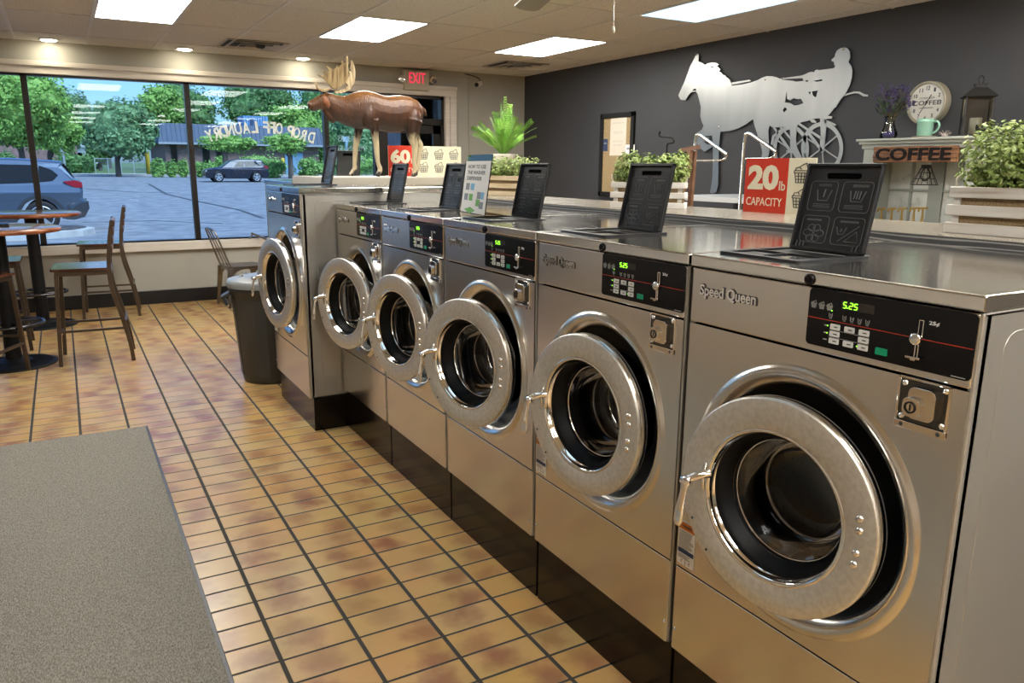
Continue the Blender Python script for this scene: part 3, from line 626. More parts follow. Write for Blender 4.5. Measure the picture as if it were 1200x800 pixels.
# darker gap strip between neighbours is simply open air; taller machine at the far end
LG=dict(W=.752,D=.86,zt=1.308,zlb=1.2787,zs=1.156,zl=.4235,zb=.1886,yc=.380,zc=.7728,RG=.305,RO=.263,cp=(.005,.367,1.161,1.2728),logo=.69,ls=.88,coin=(.089,1.091),sticker=(.68,.435),rim=(.094,.35,.475,.725),lidy=(.490,.678),lidh=.224,tilt=.22,R=.2505,open=.14)
big=make_washer(LG,'taller stainless 60 lb washer at the far end of the row beside the grey bin',digits=False,loc=(-.1835,3.357,0))
for i,(x,lb) in enumerate(((.17,'stainless washer behind the moose facing the window, its lid left of the 60 lb sign'),(.925,'stainless washer behind the fern facing the window, its lid right of the 60 lb sign'))):
    c=copy_tree(big); c.location=(x,5.76,0); c.rotation_euler=(0,0,-PI/2); c['label']=lb
# bulkhead between the rows with wood-grain laminate edge
lam=noisy(mat('laminate_top',(.42,.36,.28),.22),[(.17,.15,.12),(.27,.24,.19)],(14,1.2,1),5,(.3,.7))
edge=mat('grained_edge',(.05,.055,.06),.4); eb=edge.node_tree.nodes['Principled BSDF']
tc=N(edge,'ShaderNodeTexCoord'); mp=N(edge,'ShaderNodeMapping'); mp.inputs['Scale'].default_value=(1,1.6,24); mp.inputs['Rotation'].default_value=(.05,0,0); wv=N(edge,'ShaderNodeTexWave',wave_type='BANDS',bands_direction='Z'); wv.inputs['Scale'].default_value=1.1; wv.inputs['Distortion'].default_value=9; wv.inputs['Detail'].default_value=2; wv.inputs['Detail Scale'].default_value=.8
L(edge,tc.outputs['Object'],mp.inputs[0]); L(edge,mp.outputs[0],wv.inputs[0]); cr=N(edge,'ShaderNodeValToRGB'); L(edge,wv.outputs[0],cr.inputs[0])
cr.color_ramp.elements[0].position=.80; cr.color_ramp.elements[0].color=(.085,.09,.096,1); cr.color_ramp.elements[1].position=.97; cr.color_ramp.elements[1].color=(.42,.42,.41,1); L(edge,cr.outputs[0],eb.inputs['Base Color'])
bk=thing('bulkhead_ledge','laminate-topped ledge with grey wood-grain edge running behind the small washers','ledge',(.96,1.2,0))
q=MB(); q.box(-.2,.2,-2.4,2.85,0,1.228); q.build('bulkhead_body',mat('bulkhead_grey',(.16,.155,.15),.5),bk)
q=MB(); q.box(-.228,.24,-2.4,2.85,1.249,1.2545); q.build('ledge_top',lam,bk)
q=MB(); q.box(-.230,-.222,-2.4,2.85,1.228,1.2535); q.box(.234,.242,-2.4,2.85,1.228,1.2535); q.box(-.222,.234,-2.4,2.85,1.226,1.249); q.build('ledge_edge',edge,bk)
# raised stainless cap behind the tall washer, where the moose stands
cap=thing('raised_ledge','beige steel-capped ledge behind the tall washer, carrying the moose','ledge',(1.0,4.49,0))
q=MB(); q.box(-.76,.36,-.32,.38,0,1.30); q.build('ledge_body',mat('bulkhead_tan',(.30,.27,.23),.5),cap)
q=MB(); q.box(-.83,.43,-.36,.39,1.297,1.349); q.build('ledge_cap',noisy(mat('beige_cap',(.42,.38,.31),.35),[(.40,.36,.29),(.46,.42,.35)],(1,1,1)),cap,bevel=.003)
# kick strip under the row on the floor side is part of each machine's base
# ------------------------------------------------------------------ signs on the ledges
red=mat('sign_red',(.56,.035,.012),.35); crm=mat('sign_cream',(.72,.68,.52),.45)
def capacity_sign(name,label,a,b,z0,h,redw,num,cols_,rows_):
    a=Vector((a[0],a[1],z0)); b=Vector((b[0],b[1],z0)); ax=(b-a); W_=ax.length; ax.normalize(); up=Vector((0,0,1)); nz=ax.cross(up)
    t=thing(name,label,'sign',a); t.rotation_euler=(0,0,math.atan2(ax.y,ax.x)); X=Vector((1,0,0)); n=Vector((0,-1,0))
    MB().box(0,W_,0,.004,0,h).build('sign_board',crm,t,bevel=.0008)
    q=MB().box(0.001,redw,-.0008,.001,.0,h).build('red_panel',red,t)
    q=MB(); q.text(num,(redw*.08,-.0008,h*.42),X,up,redw*(.72),h*.46,.0008,.05); q.text('lb',(redw*.82,-.0008,h*.42),X,up,redw*.14,h*.17,.0008,.01); q.text('CAPACITY',(redw*.07,-.0008,h*.13),X,up,redw*.84,h*.15,.0008,.0)
    q.build('sign_lettering',crm,t)
    q=MB(); cw=(W_-redw)/cols_
    for i in range(cols_):
        for j in range(rows_): 
            bw=min(cw*.62,h*.33); basket(q,(redw+cw*(i+.5)-bw/2,-.0008,h*(.13+.44*j)),X,up,bw,h*.34,h*.013)
    q.build('basket_icons',M['ink'],t)
    q=MB(); q.box(0,W_,.002,.06,-.0,.004); q.build('sign_foot',crm,t)
    return t
A=at(870.5,246.5,x=1.12); B=at(960,252.5,x=1.12); hh=at(877,185.5,x=1.12).z
capacity_sign('capacity_sign','red and cream sign reading 20 lb CAPACITY with two basket drawings',(1.12,A.y),(1.12,A.y-.335),1.2545,hh-1.2545,.212,'20',1,2)
p0=at(455.5,206,y=4.72);p1=at(540.5,206,y=4.72)
capacity_sign('capacity_sign','red and cream sign reading 60 lb with six basket drawings behind the moose legs',(p0.x,4.72),(p1.x,4.72),1.349,.215,.213,'60',3,2)
# how-to leaflet in clear holder on the middle washer top
q0=at(540,248,z=1.24); q1=at(568,253.5,z=1.24)
ax=(q1-q0).normalized(); t=thing('leaflet_holder','white how-to-use-the-washer-dispenser leaflet in a clear stand','leaflet',q0); t.rotation_euler=(0,0,math.atan2(ax.y,ax.x)); Wd=(q1-q0).length
Hh=.205; lean=Vector((.18,.08,1)).normalized(); nz=Vector((1,0,0)).cross(lean).normalized()
tp=at(554.7,177,y=q0.y+.05)
q=MB(); q.prism([(0,0),(Wd,0),(Wd,Hh*1.12),(0,Hh*1.12)],(0,0,0),(1,0,0),lean,-nz,.002); q.prism([(0,0),(Wd,0),(Wd,.09),(0,.09)],(0,0,0),(1,0,0),Vector((0,.5,.0))+Vector((0,.5,0)),(0,0,1),.002); q.build('acrylic_stand',M['clear'],t)
o=nz*.0012; q=MB(); q.prism([(0.002,.004),(Wd-.002,.004),(Wd-.002,Hh),(0.002,Hh)],o,(1,0,0),lean,nz,.0006); pg=q.build('leaflet',M['paper'],t)
o=nz*.0019; q=MB()
for k,(s,w_) in enumerate((('HOW TO USE',.62),('THE WASHER',.62),('DISPENSER',.52))): q.text(s,o+Vector((Wd*.12,0,0))+lean*Hh*(.86-.11*k),(1,0,0),lean,Wd*w_*1.15,Hh*.072,.0004,.01)
q.build('leaflet_heading',M['ink'],pg)
gn=mat('leaf_green_ink',(.15,.42,.08),.5); bi=mat('sky_blue_ink',(.22,.50,.72),.5); gy=mat('grey_ink',(.25,.27,.29),.5)
def card(a,b_,w_,h_,m): 
    q=MB(); q.prism([(a*Wd,b_*Hh),((a+w_)*Wd,b_*Hh),((a+w_)*Wd,(b_+h_)*Hh),(a*Wd,(b_+h_)*Hh)],o,(1,0,0),lean,nz,.0004); return q.build('printed_card',m,pg)
for a,b_,m in ((.12,.45,gy),(.32,.45,bi),(.10,.25,gy),(.30,.25,gn),(.62,.30,gy),(.74,.30,bi),(.60,.16,gn),(.74,.12,gy)): card(a,b_,.15,.13,m)
q=MB(); q.prism([(.15*Wd,.07*Hh),(.4*Wd,.13*Hh),(.62*Wd,.07*Hh),(.38*Wd,.0)],o,(1,0,0),lean,nz,.0004); q.build('printed_card',gn,pg)
# ------------------------------------------------------------------ plants
lf=noisy(mat('boxwood_leaf',(.2,.3,.08),.5),[(.09,.15,.03),(.26,.36,.09),(.50,.56,.24)],(45,45,45),3,(.3,.7))
stem=mat('leaf_stem',(.13,.10,.04),.7)
def leafcloud(q,cx,cy,cz,rx,ry,rz,n,s,rn,top=True,hollow=.35):
    for _ in range(n):
        while True:
            a,b_,c_=rn.uniform(-1,1),rn.uniform(-1,1),rn.uniform(-1,1); d=a*a+b_*b_+c_*c_
            if hollow<d<1.0: break
        k=1+rn.uniform(-.12,.14)
        p=Vector((cx+a*rx*k,cy+b_*ry*k,cz+c_*rz*k)); nrm=Vector((a+rn.uniform(-.7,.7),b_+rn.uniform(-.7,.7),c_+.5+rn.uniform(-.6,.6))).normalized()
        u=nrm.orthogonal().normalized(); u=Matrix.Rotation(rn.uniform(0,6.28),3,nrm)@u; v=nrm.cross(u); l=s*rn.uniform(.7,1.3); w_=l*.55
        m_=nrm*l*.12
        q.add([p-u*l/2,p-u*l*.1+v*w_/2-m_,p+u*l*.3+v*w_*.4-m_,p+u*l/2,p+u*l*.3-v*w_*.4-m_,p-u*l*.1-v*w_/2-m_],[(0,1,2,3),(0,3,4,5)])
wood=noisy(mat('white_washed_wood',(.6,.55,.48),.7),[(.36,.30,.23),(.62,.585,.54),(.72,.70,.67)],(3,12,60),5,(.25,.55),bump=.3,bscale=(4,20,90))
woodT=noisy(mat('pale_tan_wood',(.5,.38,.22),.7),[(.36,.24,.12),(.56,.43,.26),(.68,.58,.42)],(3,12,60),5,(.25,.6),bump=.3,bscale=(4,20,90))
burl=noisy(mat('burlap',(.3,.21,.11),.95),[(.20,.135,.07),(.40,.29,.16)],(300,300,300),2,(.3,.7),bump=.5,bscale=(300,300,300))
rope=mat('rope',(.55,.50,.40),.9)
def planter(label,p0,p1,z0,dep,h,wm,seed,bush=1.0,n=1500):
    a=Vector((*p0,z0));b=Vector((*p1,z0)); ax=(b-a); Wd=ax.length; ax.normalize()
    t=thing('planter_box',label,'planter',a,math.atan2(ax.y,ax.x),group=None); D=dep
    s=h*.23; g_=(h-3*s)/2
    for k in range(3):
        z=k*(s+g_); e=.006+(.004 if k!=2 else 0)
        for bx in ((-e,Wd+e,-.010,-.001),(-e,Wd+e,D+.001,D+.010),(-.010,-.001,0,D),(Wd+.001,Wd+.010,0,D)): MB().box(*bx,z,z+s).build('slat',wm,t,bevel=.0025)
    for x in (.004,Wd-.022): 
        for y in (0,D-.012): MB().box(x,x+.018,y,y+.012,.004,h-.006).build('corner_post',wm,t)
    q=MB(); q.box(.003,Wd-.003,.004,D-.004,.003,h-.02); q.build('burlap_liner',burl,t)
    rn=random.Random(seed); q=MB()
    m=5
    for i in range(m):
        x=Wd*(i+.5)/m+rn.uniform(-.01,.01)
        leafcloud(q,x,D/2+rn.uniform(-.02,.02),h+.055*bush+rn.uniform(-.012,.012),Wd/m*.85,D*.62,.075*bush,n//m,.017,rn,hollow=.12)
    leafcloud(q,Wd/2,D/2,h+.025,Wd*.48,D*.5,.04,n//5,.016,rn,hollow=.0)
    tag(q.build('foliage',lf,t,fix=False),kind=None)
    q=MB()
    for i in range(16):
        x=Wd*(i+.5)/16; q.tube([(x,D/2,h-.03),(x+rn.uniform(-.015,.015),D/2+rn.uniform(-.03,.03),h+.06*bush)],.0015,5)
    q.build('stems',stem,t)
    for x in (.0,Wd):
        q=MB(); q.tube(bez([(x,.02,h-.02),(x+(.012 if x else -.012),.03,h+.025),(x+(.012 if x else -.012),D-.03,h+.025),(x,D-.02,h-.02)],5),.0028,6); q.build('rope_handle',rope,t)
    return t
planter('whitewashed crate planter of green leaves behind the nearest washer at the frame edge',(.862,.592),(.858,.29),1.2545,.13,.123,wood,1,1.25,2600)
planter('whitewashed crate planter of green leaves below the cork board',(.80,2.03),(1.0,1.815),1.2545,.10,.108,wood,2,1.0,2600)

planter('tan crate planter of green leaves in front of the fern',(.93,3.55),(1.06,3.17),1.2545,.11,.115,woodT,3,.9,1700)
# fern in pot on the raised ledge
fp=at(590,180,y=4.20); t=thing('potted_fern','bright green fern in a white pot on the raised ledge','potted plant',(fp.x,4.20,1.349))
MB().lathe([(0,0),(0,.055),(.14,.085),(.16,.088),(.16,.080),(.13,.075),(.12,0)],n=32).build('flower_pot',mat('pot_white',(.62,.58,.50),.5),t)
fl=noisy(mat('fern_green',(.2,.45,.05),.5),[(.05,.16,.018),(.18,.40,.05),(.34,.55,.12)],(10,10,10),2,(.3,.7))
q=MB(); rn=random.Random(5)
for k in range(44):
    az=rn.uniform(0,2*PI); spread=rn.uniform(.08,1.0); Ln=rn.uniform(.28,.42)
    d=Vector((math.cos(az),math.sin(az),0)); pts=[]
    for i in range(13):
        s=i/12; pts.append(Vector((0,0,.13))+d*(Ln*spread*.72*s**1.1)+Vector((0,0,Ln*(s*(1.05-.35*spread)-.28*spread*s*s))))
    q.tube(pts,[.0022*(1-.7*i/12) for i in range(13)],4); tw=rn.uniform(-1.3,1.3)
    for i in range(2,13):
        for fr in (0,.5):
            if i==12 and fr: continue
            p=pts[i].lerp(pts[min(i+1,12)],fr); tdir=(pts[min(i+1,12)]-pts[i-1]).normalized(); side=tdir.cross(Vector((0,0,1))); 
            if side.length<.1: side=d.cross(Vector((0,0,1)))
            side.normalize(); side=Matrix.Rotation(tw,3,tdir)@side; nn=side.cross(tdir)
            ss=(i+fr)/12.5; l=.031*min(1,max(.15,(ss-.12)/.3))*min(1,(1.06-ss)/.12)
            for s_ in (-1,1):
                e=(side*s_*.95+tdir*.35).normalized(); q.add([p-tdir*.003,p+e*l*.6-tdir*.0035+nn*.002,p+e*l,p+e*l*.5+tdir*.0035,p+tdir*.003],[(0,1,2,3,4)])
q.build('fronds',fl,t,fix=False)
# ------------------------------------------------------------------ moose figure
YM=4.42
P=lambda u,v,y=YM: at(u,v,y=y)
def blob_loft(q,secs,n=16):
    """secs: (centre, up-radius, depth-radius, tangent)"""
    vs=[];fs=[]
    for i,(c,ru,rd) in enumerate(secs):
        a=secs[max(i-1,0)][0]; b_=secs[min(i+1,len(secs)-1)][0]; t_=(b_-a); t_.y=0; t_.normalize(); u=Vector((-t_.z,0,t_.x)); 
        if u.z<0:u=-u
        for k in range(n): an=2*PI*k/n; vs.append(c+u*math.cos(an)*ru+Vector((0,1,0))*math.sin(an)*rd)
    for i in range(len(secs)-1):
        for k in range(n): fs.append((i*n+k,i*n+(k+1)%n,(i+1)*n+(k+1)%n,(i+1)*n+k))
    fs+=[tuple(range(n))[::-1],tuple(range((len(secs)-1)*n,len(secs)*n))]
    q.add(vs,fs)
body=MB()
prof=[(424,106.5,150.5,.080),(430,104.5,150.5,.088),(438,107,151,.088),(446,110,152.5,.090),(455,111,154.5,.092),(463,110.5,154.5,.092),(471,110,152,.088),(479,112,150,.082),(486,116,149,.070),(491,122,146,.055),(494.5,129,140,.03)]
secs=[(P(418,128),.085,.05)]
secs=[]
for u,t_,b_,w_ in prof:
    a=P(u,t_);c=P(u,b_); secs.append(((a+c)/2,(a-c).length/2,w_))
blob_loft(body,secs)
# shoulder to neck to head
neck=[(432,126,21,.085),(424,128,21.5,.085),(415,128.5,20,.078),(406,128,17,.066),(398,126,14.5,.055),(391,122.5,12.5,.048),(385,119,11,.045),(380,117.5,10,.042)]
px=(P(401,120)-P(400,120)).length
blob_loft(body,[(P(u,v),r*px,w_) for u,v,r,w_ in neck])
head=[(387,116,9,.042),(381,117,9,.041),(375,118.5,7.8,.034),(370,120.5,6.6,.030),(366,122,6.4,.031),(363.6,123.5,5.4,.028),(362.2,124.5,3.2,.018)]
blob_loft(body,[(P(u,v+.8),r*px,w_) for u,v,r,w_ in head])
blob_loft(body,[(P(382,126),5*px,.025),(P(386,132),5.6*px,.022),(P(390,139),4.4*px,.016),(P(391,143),2.2*px,.008)])
# haunch and shoulder masses
for (u,v,ru,ry,dy) in ((482,140,15,.055,-.045),(482,140,15,.055,.045),(429,136,15,.045,-.055),(425,136,14,.045,.055)):
    c=P(u,v); c.y+=dy; blob_loft(body,[(c+Vector((s*px,0,0)),ru*px*k,ry*k) for s,k in((-9,.35),(-5,.8),(0,1),(5,.8),(9,.35))])
px1=px
def leg(pts,dy):
    q=[];r=[]
    for u,v,rr in pts: c=P(u,v); c.y+=dy; q.append(c); r.append(rr*px1)
    body.tube(bez(q,4),[x for x in sum([[r[i]+(r[min(i+1,len(r)-1)]-r[i])*k/4 for k in range(4)] for i in range(len(r)-1)],[])+[r[-1]]],12)
leg([(434,140,8),(435.5,150,5.6),(436.5,158,4.2),(438,170,3.4),(438.5,178,3.3),(440,190,2.5),(442.5,197,3.0),(440.5,201.5,2.8),(439.5,205.6,3.4)],-.05)
leg([(424,140,8),(423,150,5.2),(421.5,160,4.0),(419.5,172,3.4),(418.8,184,2.8),(418.5,192,2.6),(418.8,196,2.9),(416,200.5,2.6),(414,204.6,3.2)],.05)
leg([(482,140,11),(480,152,8.0),(480.5,162,5.6),(483,170,4.0),(482.8,178,3.3),(482.5,190,2.7),(483.5,196,3.0),(482,201,2.7),(481.5,205.8,3.2)],-.045)
leg([(488,140,9),(489,152,6.5),(491,162,4.8),(495.2,169,4.0),(494.5,176,3.4),(493,188,2.7),(492.5,196,2.9),(490.5,200.5,2.7),(489.6,204.6,3.3)],.045)
body.tube([P(493,124),P(496.5,128),P(499,134),P(499.3,136)],[2.6*px,2.6*px,2.0*px,.8*px],8)
bo=body.build('moose_body',M['paper'])
md=bo.modifiers.new('r','REMESH'); md.mode='VOXEL'; md.voxel_size=.0055; md.use_smooth_shade=True
m2=bo.modifiers.new('s','SMOOTH'); m2.factor=.6; m2.iterations=5
me=bpy.data.meshes.new_from_object(bo.evaluated_get(bpy.context.evaluated_depsgraph_get())); bpy.data.objects.remove(bo)
me.name='moose_figure'
hz=1.349; lo=min(v.co.z for v in me.vertices)
gc=P(450,200); 
for v in me.vertices:
    v.co=Vector((v.co.x-gc.x,v.co.y-YM,hz+(v.co.z-lo)*1.0-hz))
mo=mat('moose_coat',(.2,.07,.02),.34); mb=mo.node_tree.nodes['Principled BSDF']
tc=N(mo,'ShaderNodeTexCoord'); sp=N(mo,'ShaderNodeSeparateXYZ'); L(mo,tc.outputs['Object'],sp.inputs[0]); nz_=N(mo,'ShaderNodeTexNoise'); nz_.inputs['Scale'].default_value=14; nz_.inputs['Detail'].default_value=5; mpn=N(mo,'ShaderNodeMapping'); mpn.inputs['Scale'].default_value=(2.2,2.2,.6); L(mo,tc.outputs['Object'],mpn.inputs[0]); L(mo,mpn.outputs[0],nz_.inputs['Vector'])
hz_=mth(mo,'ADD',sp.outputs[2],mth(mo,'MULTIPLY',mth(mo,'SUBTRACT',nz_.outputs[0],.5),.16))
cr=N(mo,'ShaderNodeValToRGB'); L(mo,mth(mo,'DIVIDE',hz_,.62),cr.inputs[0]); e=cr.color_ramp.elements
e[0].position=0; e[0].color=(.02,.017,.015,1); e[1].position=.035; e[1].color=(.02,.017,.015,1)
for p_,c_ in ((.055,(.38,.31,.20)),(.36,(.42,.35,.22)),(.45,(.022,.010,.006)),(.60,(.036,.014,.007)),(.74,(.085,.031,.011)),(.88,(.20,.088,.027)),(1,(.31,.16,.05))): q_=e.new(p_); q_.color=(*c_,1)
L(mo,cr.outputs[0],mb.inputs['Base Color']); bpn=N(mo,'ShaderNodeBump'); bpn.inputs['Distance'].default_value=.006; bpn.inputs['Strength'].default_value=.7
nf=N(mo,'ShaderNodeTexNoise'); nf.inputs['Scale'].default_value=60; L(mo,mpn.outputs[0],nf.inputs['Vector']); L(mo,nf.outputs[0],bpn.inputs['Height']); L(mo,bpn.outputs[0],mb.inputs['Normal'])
me.materials.clear(); me.materials.append(mo)
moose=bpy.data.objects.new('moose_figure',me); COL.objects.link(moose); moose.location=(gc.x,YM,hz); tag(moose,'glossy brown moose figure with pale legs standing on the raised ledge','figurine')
ant=noisy(mat('antler_horn',(.45,.34,.19),.5),[(.10,.06,.03),(.32,.22,.10),(.50,.40,.22)],(60,20,5),3,(.3,.65))
def antler(poly,o_,s,dy,curve):
    q=MB(); pts=[(o_[0]+x/s,o_[1]+y/s) for x,y in poly]; W3=[]
    for u,v in pts: c=P(u,v); W3.append((c.x-gc.x,c.z-hz+ (hz-lo)*0))
    tri=geometry.tessellate_polygon([[Vector((a,b_,0)) for a,b_ in W3]]); n=len(W3)
    zb=W3[0][1]
    f=lambda a,b_,d: (a,dy+curve*(b_-zb)**1+d,b_)
    q.add([f(a,b_,-.006) for a,b_ in W3]+[f(a,b_,.006) for a,b_ in W3],[tuple(t_) for t_ in tri]+[tuple(i+n for i in t_)[::-1] for t_ in tri]+[(i,(i+1)%n,(i+1)%n+n,i+n) for i in range(n)])
    return q.build('antler',ant,moose,bevel=.003)
o_=(300,60);s=8
antler([(715,362),(690,350),(655,315),(610,268),(595,252),(575,245),(543,226),(575,230),(603,240),(620,235),(612,215),(583,180),(615,195),(640,205),(648,190),(612,144),(660,168),(690,182),(720,165),(725,140),(735,160),(765,140),(762,98),(785,125),(800,122),(803,62),(818,60),(824,120),(832,200),(832,262),(815,300),(785,325),(755,350),(735,365)],o_,s,-.045,-.25)
antler([(672,372),(640,386),(590,385),(552,362),(532,325),(527,293),(540,300),(552,335),(575,358),(620,362),(668,355)],o_,s,-.05,-.1)
antler([(745,372),(800,362),(850,345),(882,318),(872,295),(845,285),(838,262),(855,268),(880,262),(886,248),(853,216),(885,232),(905,228),(912,205),(880,165),(905,175),(922,180),(926,120),(935,66),(945,70),(960,115),(968,170),(962,240),(945,300),(915,345),(870,375),(820,392),(765,392)],o_,s,.045,.25)
q=MB(); 
for dy in (-.045,.045):
    c=P(381,117); q.add([(c.x-gc.x+a,dy*(1+.3*b_),c.z-hz+b_*.001) for a,b_ in ((0,0),)],[])
c=P(380,119.5)
for dy in (-.048,.044): 
    blob=MB(); cc=Vector((c.x-gc.x,dy,c.z-hz))
    blob.lathe([(-.040,.0),(-.028,.012),(0,.021),(.028,.017),(.042,.0)],cc,(Vector((.25,0,-.97)).normalized(),Vector((.97,0,.25)),Vector((0,1,0))),12)
    blob.build('ear',mat('ear_brown',(.24,.09,.04),.4),moose)
q=MB(); c=P(374,113.5); q.lathe([(-.004,0),(-.003,.004),(.0,.005)],(c.x-gc.x,-.034,c.z-hz),'y',10); q.build('eye',M['gap'],moose)
# ------------------------------------------------------------------ bar tables and stools
tabw=noisy(mat('table_laminate',(.18,.12,.07),.16),[(.10,.062,.035),(.20,.13,.075)],(3,20,3),4)
redw=noisy(mat('red_brown_edge',(.26,.07,.03),.25),[(.15,.035,.015),(.34,.12,.05)],(8,8,30),3)
iron=noisy(mat('black_iron',(.006,.006,.006),.5,0,.25),[(.005,.005,.006),(.009,.009,.010)],(9,9,9))
def bar_table(label,x,y,h,r):
    t=thing('bar_table',label,'table',(x,y,0))
    MB().lathe([(h,0),(h,r-.02),(h-.006,r-.004),(h-.018,r),(h-.032,r-.004),(h-.036,r-.03),(h-.036,0)],n=96).build('tabletop',tabw,t)
    MB().lathe([(h-.003,r-.022),(h-.0065,r-.0035),(h-.018,r+.001),(h-.034,r-.003),(h-.0365,r-.03)],n=96).build('wooden_rim',redw,t)
    q=MB(); q.lathe([(.02,.052),(h-.05,.048)],n=32); q.lathe([(h-.05,.048),(h-.05,.09),(h-.037,.09)],n=32); q.build('column',iron,t)
    q=MB(); q.lathe([(0,.275),(.008,.275),(.016,.262),(.022,.20),(.030,.12),(.045,.07),(.05,.05)],n=72)
    for k in range(60):
        a=2*PI*k/60; c_,s_=math.cos(a),math.sin(a); q.bar((c_*.12,s_*.12,.031),(c_*.245,s_*.245,.0175),.003,.004)
    q.build('base_plate',iron,t)
    q=MB(); q.tube([(math.cos(2*PI*k/40)*.215,math.sin(2*PI*k/40)*.215,.30) for k in range(40)],.012,10,close=True)
    for k in range(4): a=2*PI*k/4+.4; q.bar((math.cos(a)*.05,math.sin(a)*.05,.30),(math.cos(a)*.21,math.sin(a)*.21,.30),.012,.02)
    q.build('foot_ring',mat('foot_ring_steel',(.10,.10,.11),.25,.9),t)
    return t
bar_table('round bar table nearest the floor mat, dark folder on top',-1.66,5.83,.985,.395)
bar_table('round bar table by the window, behind the nearer one',-1.50,7.36,1.005,.395)
# folder on the near table
f=at(6,262,z=.99); q=MB(); q.prism([(-.16,-.11),(.14,-.09),(.13,.11),(-.17,.10)],(-1.72,5.9,.986),(1,0,0),(0,1,0),(0,0,1),.012); q.prism([(-.155,-.10),(.135,-.08),(.125,.10),(-.165,.09)],(-1.72,5.9,.997),(1,.0,.05),(0,1,0.02),(0,0,1),.004)
tag(q.build('menu_folder',mat('folder_black',(.015,.013,.012),.4),bevel=.002),'dark folder lying on the nearer round table','folder')
bronze=noisy(mat('bronze_frame',(.08,.055,.035),.38,.5),[(.06,.042,.028),(.085,.06,.04)],(6,6,6))
seatw=noisy(mat('dark_seat_wood',(.09,.035,.018),.14),[(.05,.018,.010),(.12,.05,.028)],(4,22,4),4)
backw=noisy(mat('back_slat_wood',(.10,.035,.018),.3),[(.06,.02,.01),(.13,.05,.025)],(4,4,22),4)
def stool(label,loc,rz,group='bar stools around the round tables'):
    """local: seat front towards -x, back at +x"""
    t=thing('bar_stool',label,'bar stool',loc,rz,group)
    h=.685; w=.40; d=.40
    for sy in (-1,1):
        y=sy*w/2
        MB().bar((-.20,y*.92,h-.03),(-.235,y,0),.026,.022,up=(0,1,0)).build('front_leg',bronze,t,bevel=.003)
        pts=bez([(.235,y,0),(.222,y,.14),(.185,y,.34),(.14,y,.54),(.135,y,.70),(.155,y,.88),(.185,y,1.03)],5)
        q=MB()
        for i in range(len(pts)-1): q.bar(pts[i],pts[i+1]+(pts[i+1]-pts[i])*.06,.026,.022,up=(0,1,0))
        q.build('rear_leg',bronze,t)
    q=MB(); q.box(-.21,.15,-w/2,w/2,h-.04,h-.006); q.build('seat_frame',bronze,t,bevel=.003)
    q=MB(); q.prism(rrect(-.235,.145,-w/2-.012,w/2+.012,.03),(0,0,h-.006),(1,0,0),(0,1,0),(0,0,1),.018); q.build('seat',seatw,t,bevel=.004)
    q=MB(); 
    for k in range(4): z=.80+.062*k; x=.16+.0+(.165*0)+ (z-.8)*.17; q.box(x-.006,x+.008,-w/2+.012,w/2-.012,z,z+.045)
    q.box(.176,.194,-w/2+.01,w/2-.01,.985,1.03)
    q.build('backrest',backw,t,bevel=.003)
    q=MB(); q.bar((-.228,-w/2,.20),(-.228,w/2,.20),.018,.018); 
    for sy in (-1,1): q.bar((-.225,sy*w/2,.25),(.205,sy*w/2,.25),.016,.016,up=(0,1,0)); 
    q.bar((.21,-w/2,.30),(.21,w/2,.30),.014,.014)
    q.build('foot_rail',bronze,t)
    return t
s1=stool('bronze bar stool with dark wooden seat, its back towards the bin, between table and mat',(-1.120,5.775,0),-.07)
s2=copy_tree(s1); s2.location=(-.925,7.66,0); s2.rotation_euler=(0,0,-.08); s2['label']='bronze bar stool against the window sill, behind the front stool'
s3=copy_tree(s1); s3.location=(-1.864,5.50,0); s3.rotation_euler=(0,0,PI-.45); s3['label']='bar stool cut by the left frame edge, in front of the nearer table'
s4=copy_tree(s1); s4.location=(-1.80,6.47,0); s4.rotation_euler=(0,0,PI); s4['label']='bar stool between the two round tables, half hidden by the table post'
# metal cafe chair by the window
gun=noisy(mat('gunmetal',(.22,.20,.18),.3,1),[(.18,.165,.15),(.28,.26,.235)],(5,5,5))
ch=thing('metal_cafe_chair','brushed gunmetal cafe chair with bent tube back under the window','chair',(.30,7.66,0),math.radians(8))
h=.41
for sx in (-1,1):
    for sy in (-1,1):
        q=MB(); q.bar((sx*.165,sy*.15,h-.01),(sx*.205,sy*.19,.0),.055,.03,up=(0,sy,0),w2=.026,h2=.022); q.build('leg',gun,ch,bevel=.006)
q=MB(); q.prism(rrect(-.18,.18,-.17,.17,.04),(0,0,h-.01),(1,0,0),(0,1,0),(0,0,1),.018); q.build('seat',gun,ch,bevel=.006)
q=MB()
for sy in (-1,1): # arched apron
    P_=[(-.19,h-.005),(.19,h-.005),(.195,h-.12)]+[(.150*math.cos(a),h-.11+.085*math.sin(a)) for a in [k*PI/12 for k in range(13)]]+[(-.195,h-.12)]
    q.prism(P_,(0,sy*.165,0),(1,0,0),(0,0,1),(0,1,0),.006)
for sx in (-1,1):
    P_=[(-.17,h-.005),(.17,h-.005),(.175,h-.12)]+[(.130*math.cos(a),h-.11+.085*math.sin(a)) for a in [k*PI/12 for k in range(13)]]+[(-.175,h-.12)]
    q.prism(P_,(sx*.175,0,0),(0,1,0),(0,0,1),(1,0,0),.006)
q.build('seat_apron',gun,ch)
q=MB(); q.tube(bez([(-.16,-.165,h),(-.21,-.155,h+.14),(-.28,-.14,h+.34),(-.305,-.07,h+.385),(-.305,.07,h+.385),(-.28,.14,h+.34),(-.21,.155,h+.14),(-.16,.165,h)],6),.009,10); q.build('back_tube',gun,ch)
q=MB(); q.tube(bez([(-.155,-.05,h),(-.21,-.048,h+.15),(-.30,-.04,h+.38)],6),.007,8); q.tube(bez([(-.155,.05,h),(-.21,.048,h+.15),(-.30,.04,h+.38)],6),.007,8); q.build('back_rods',gun,ch)
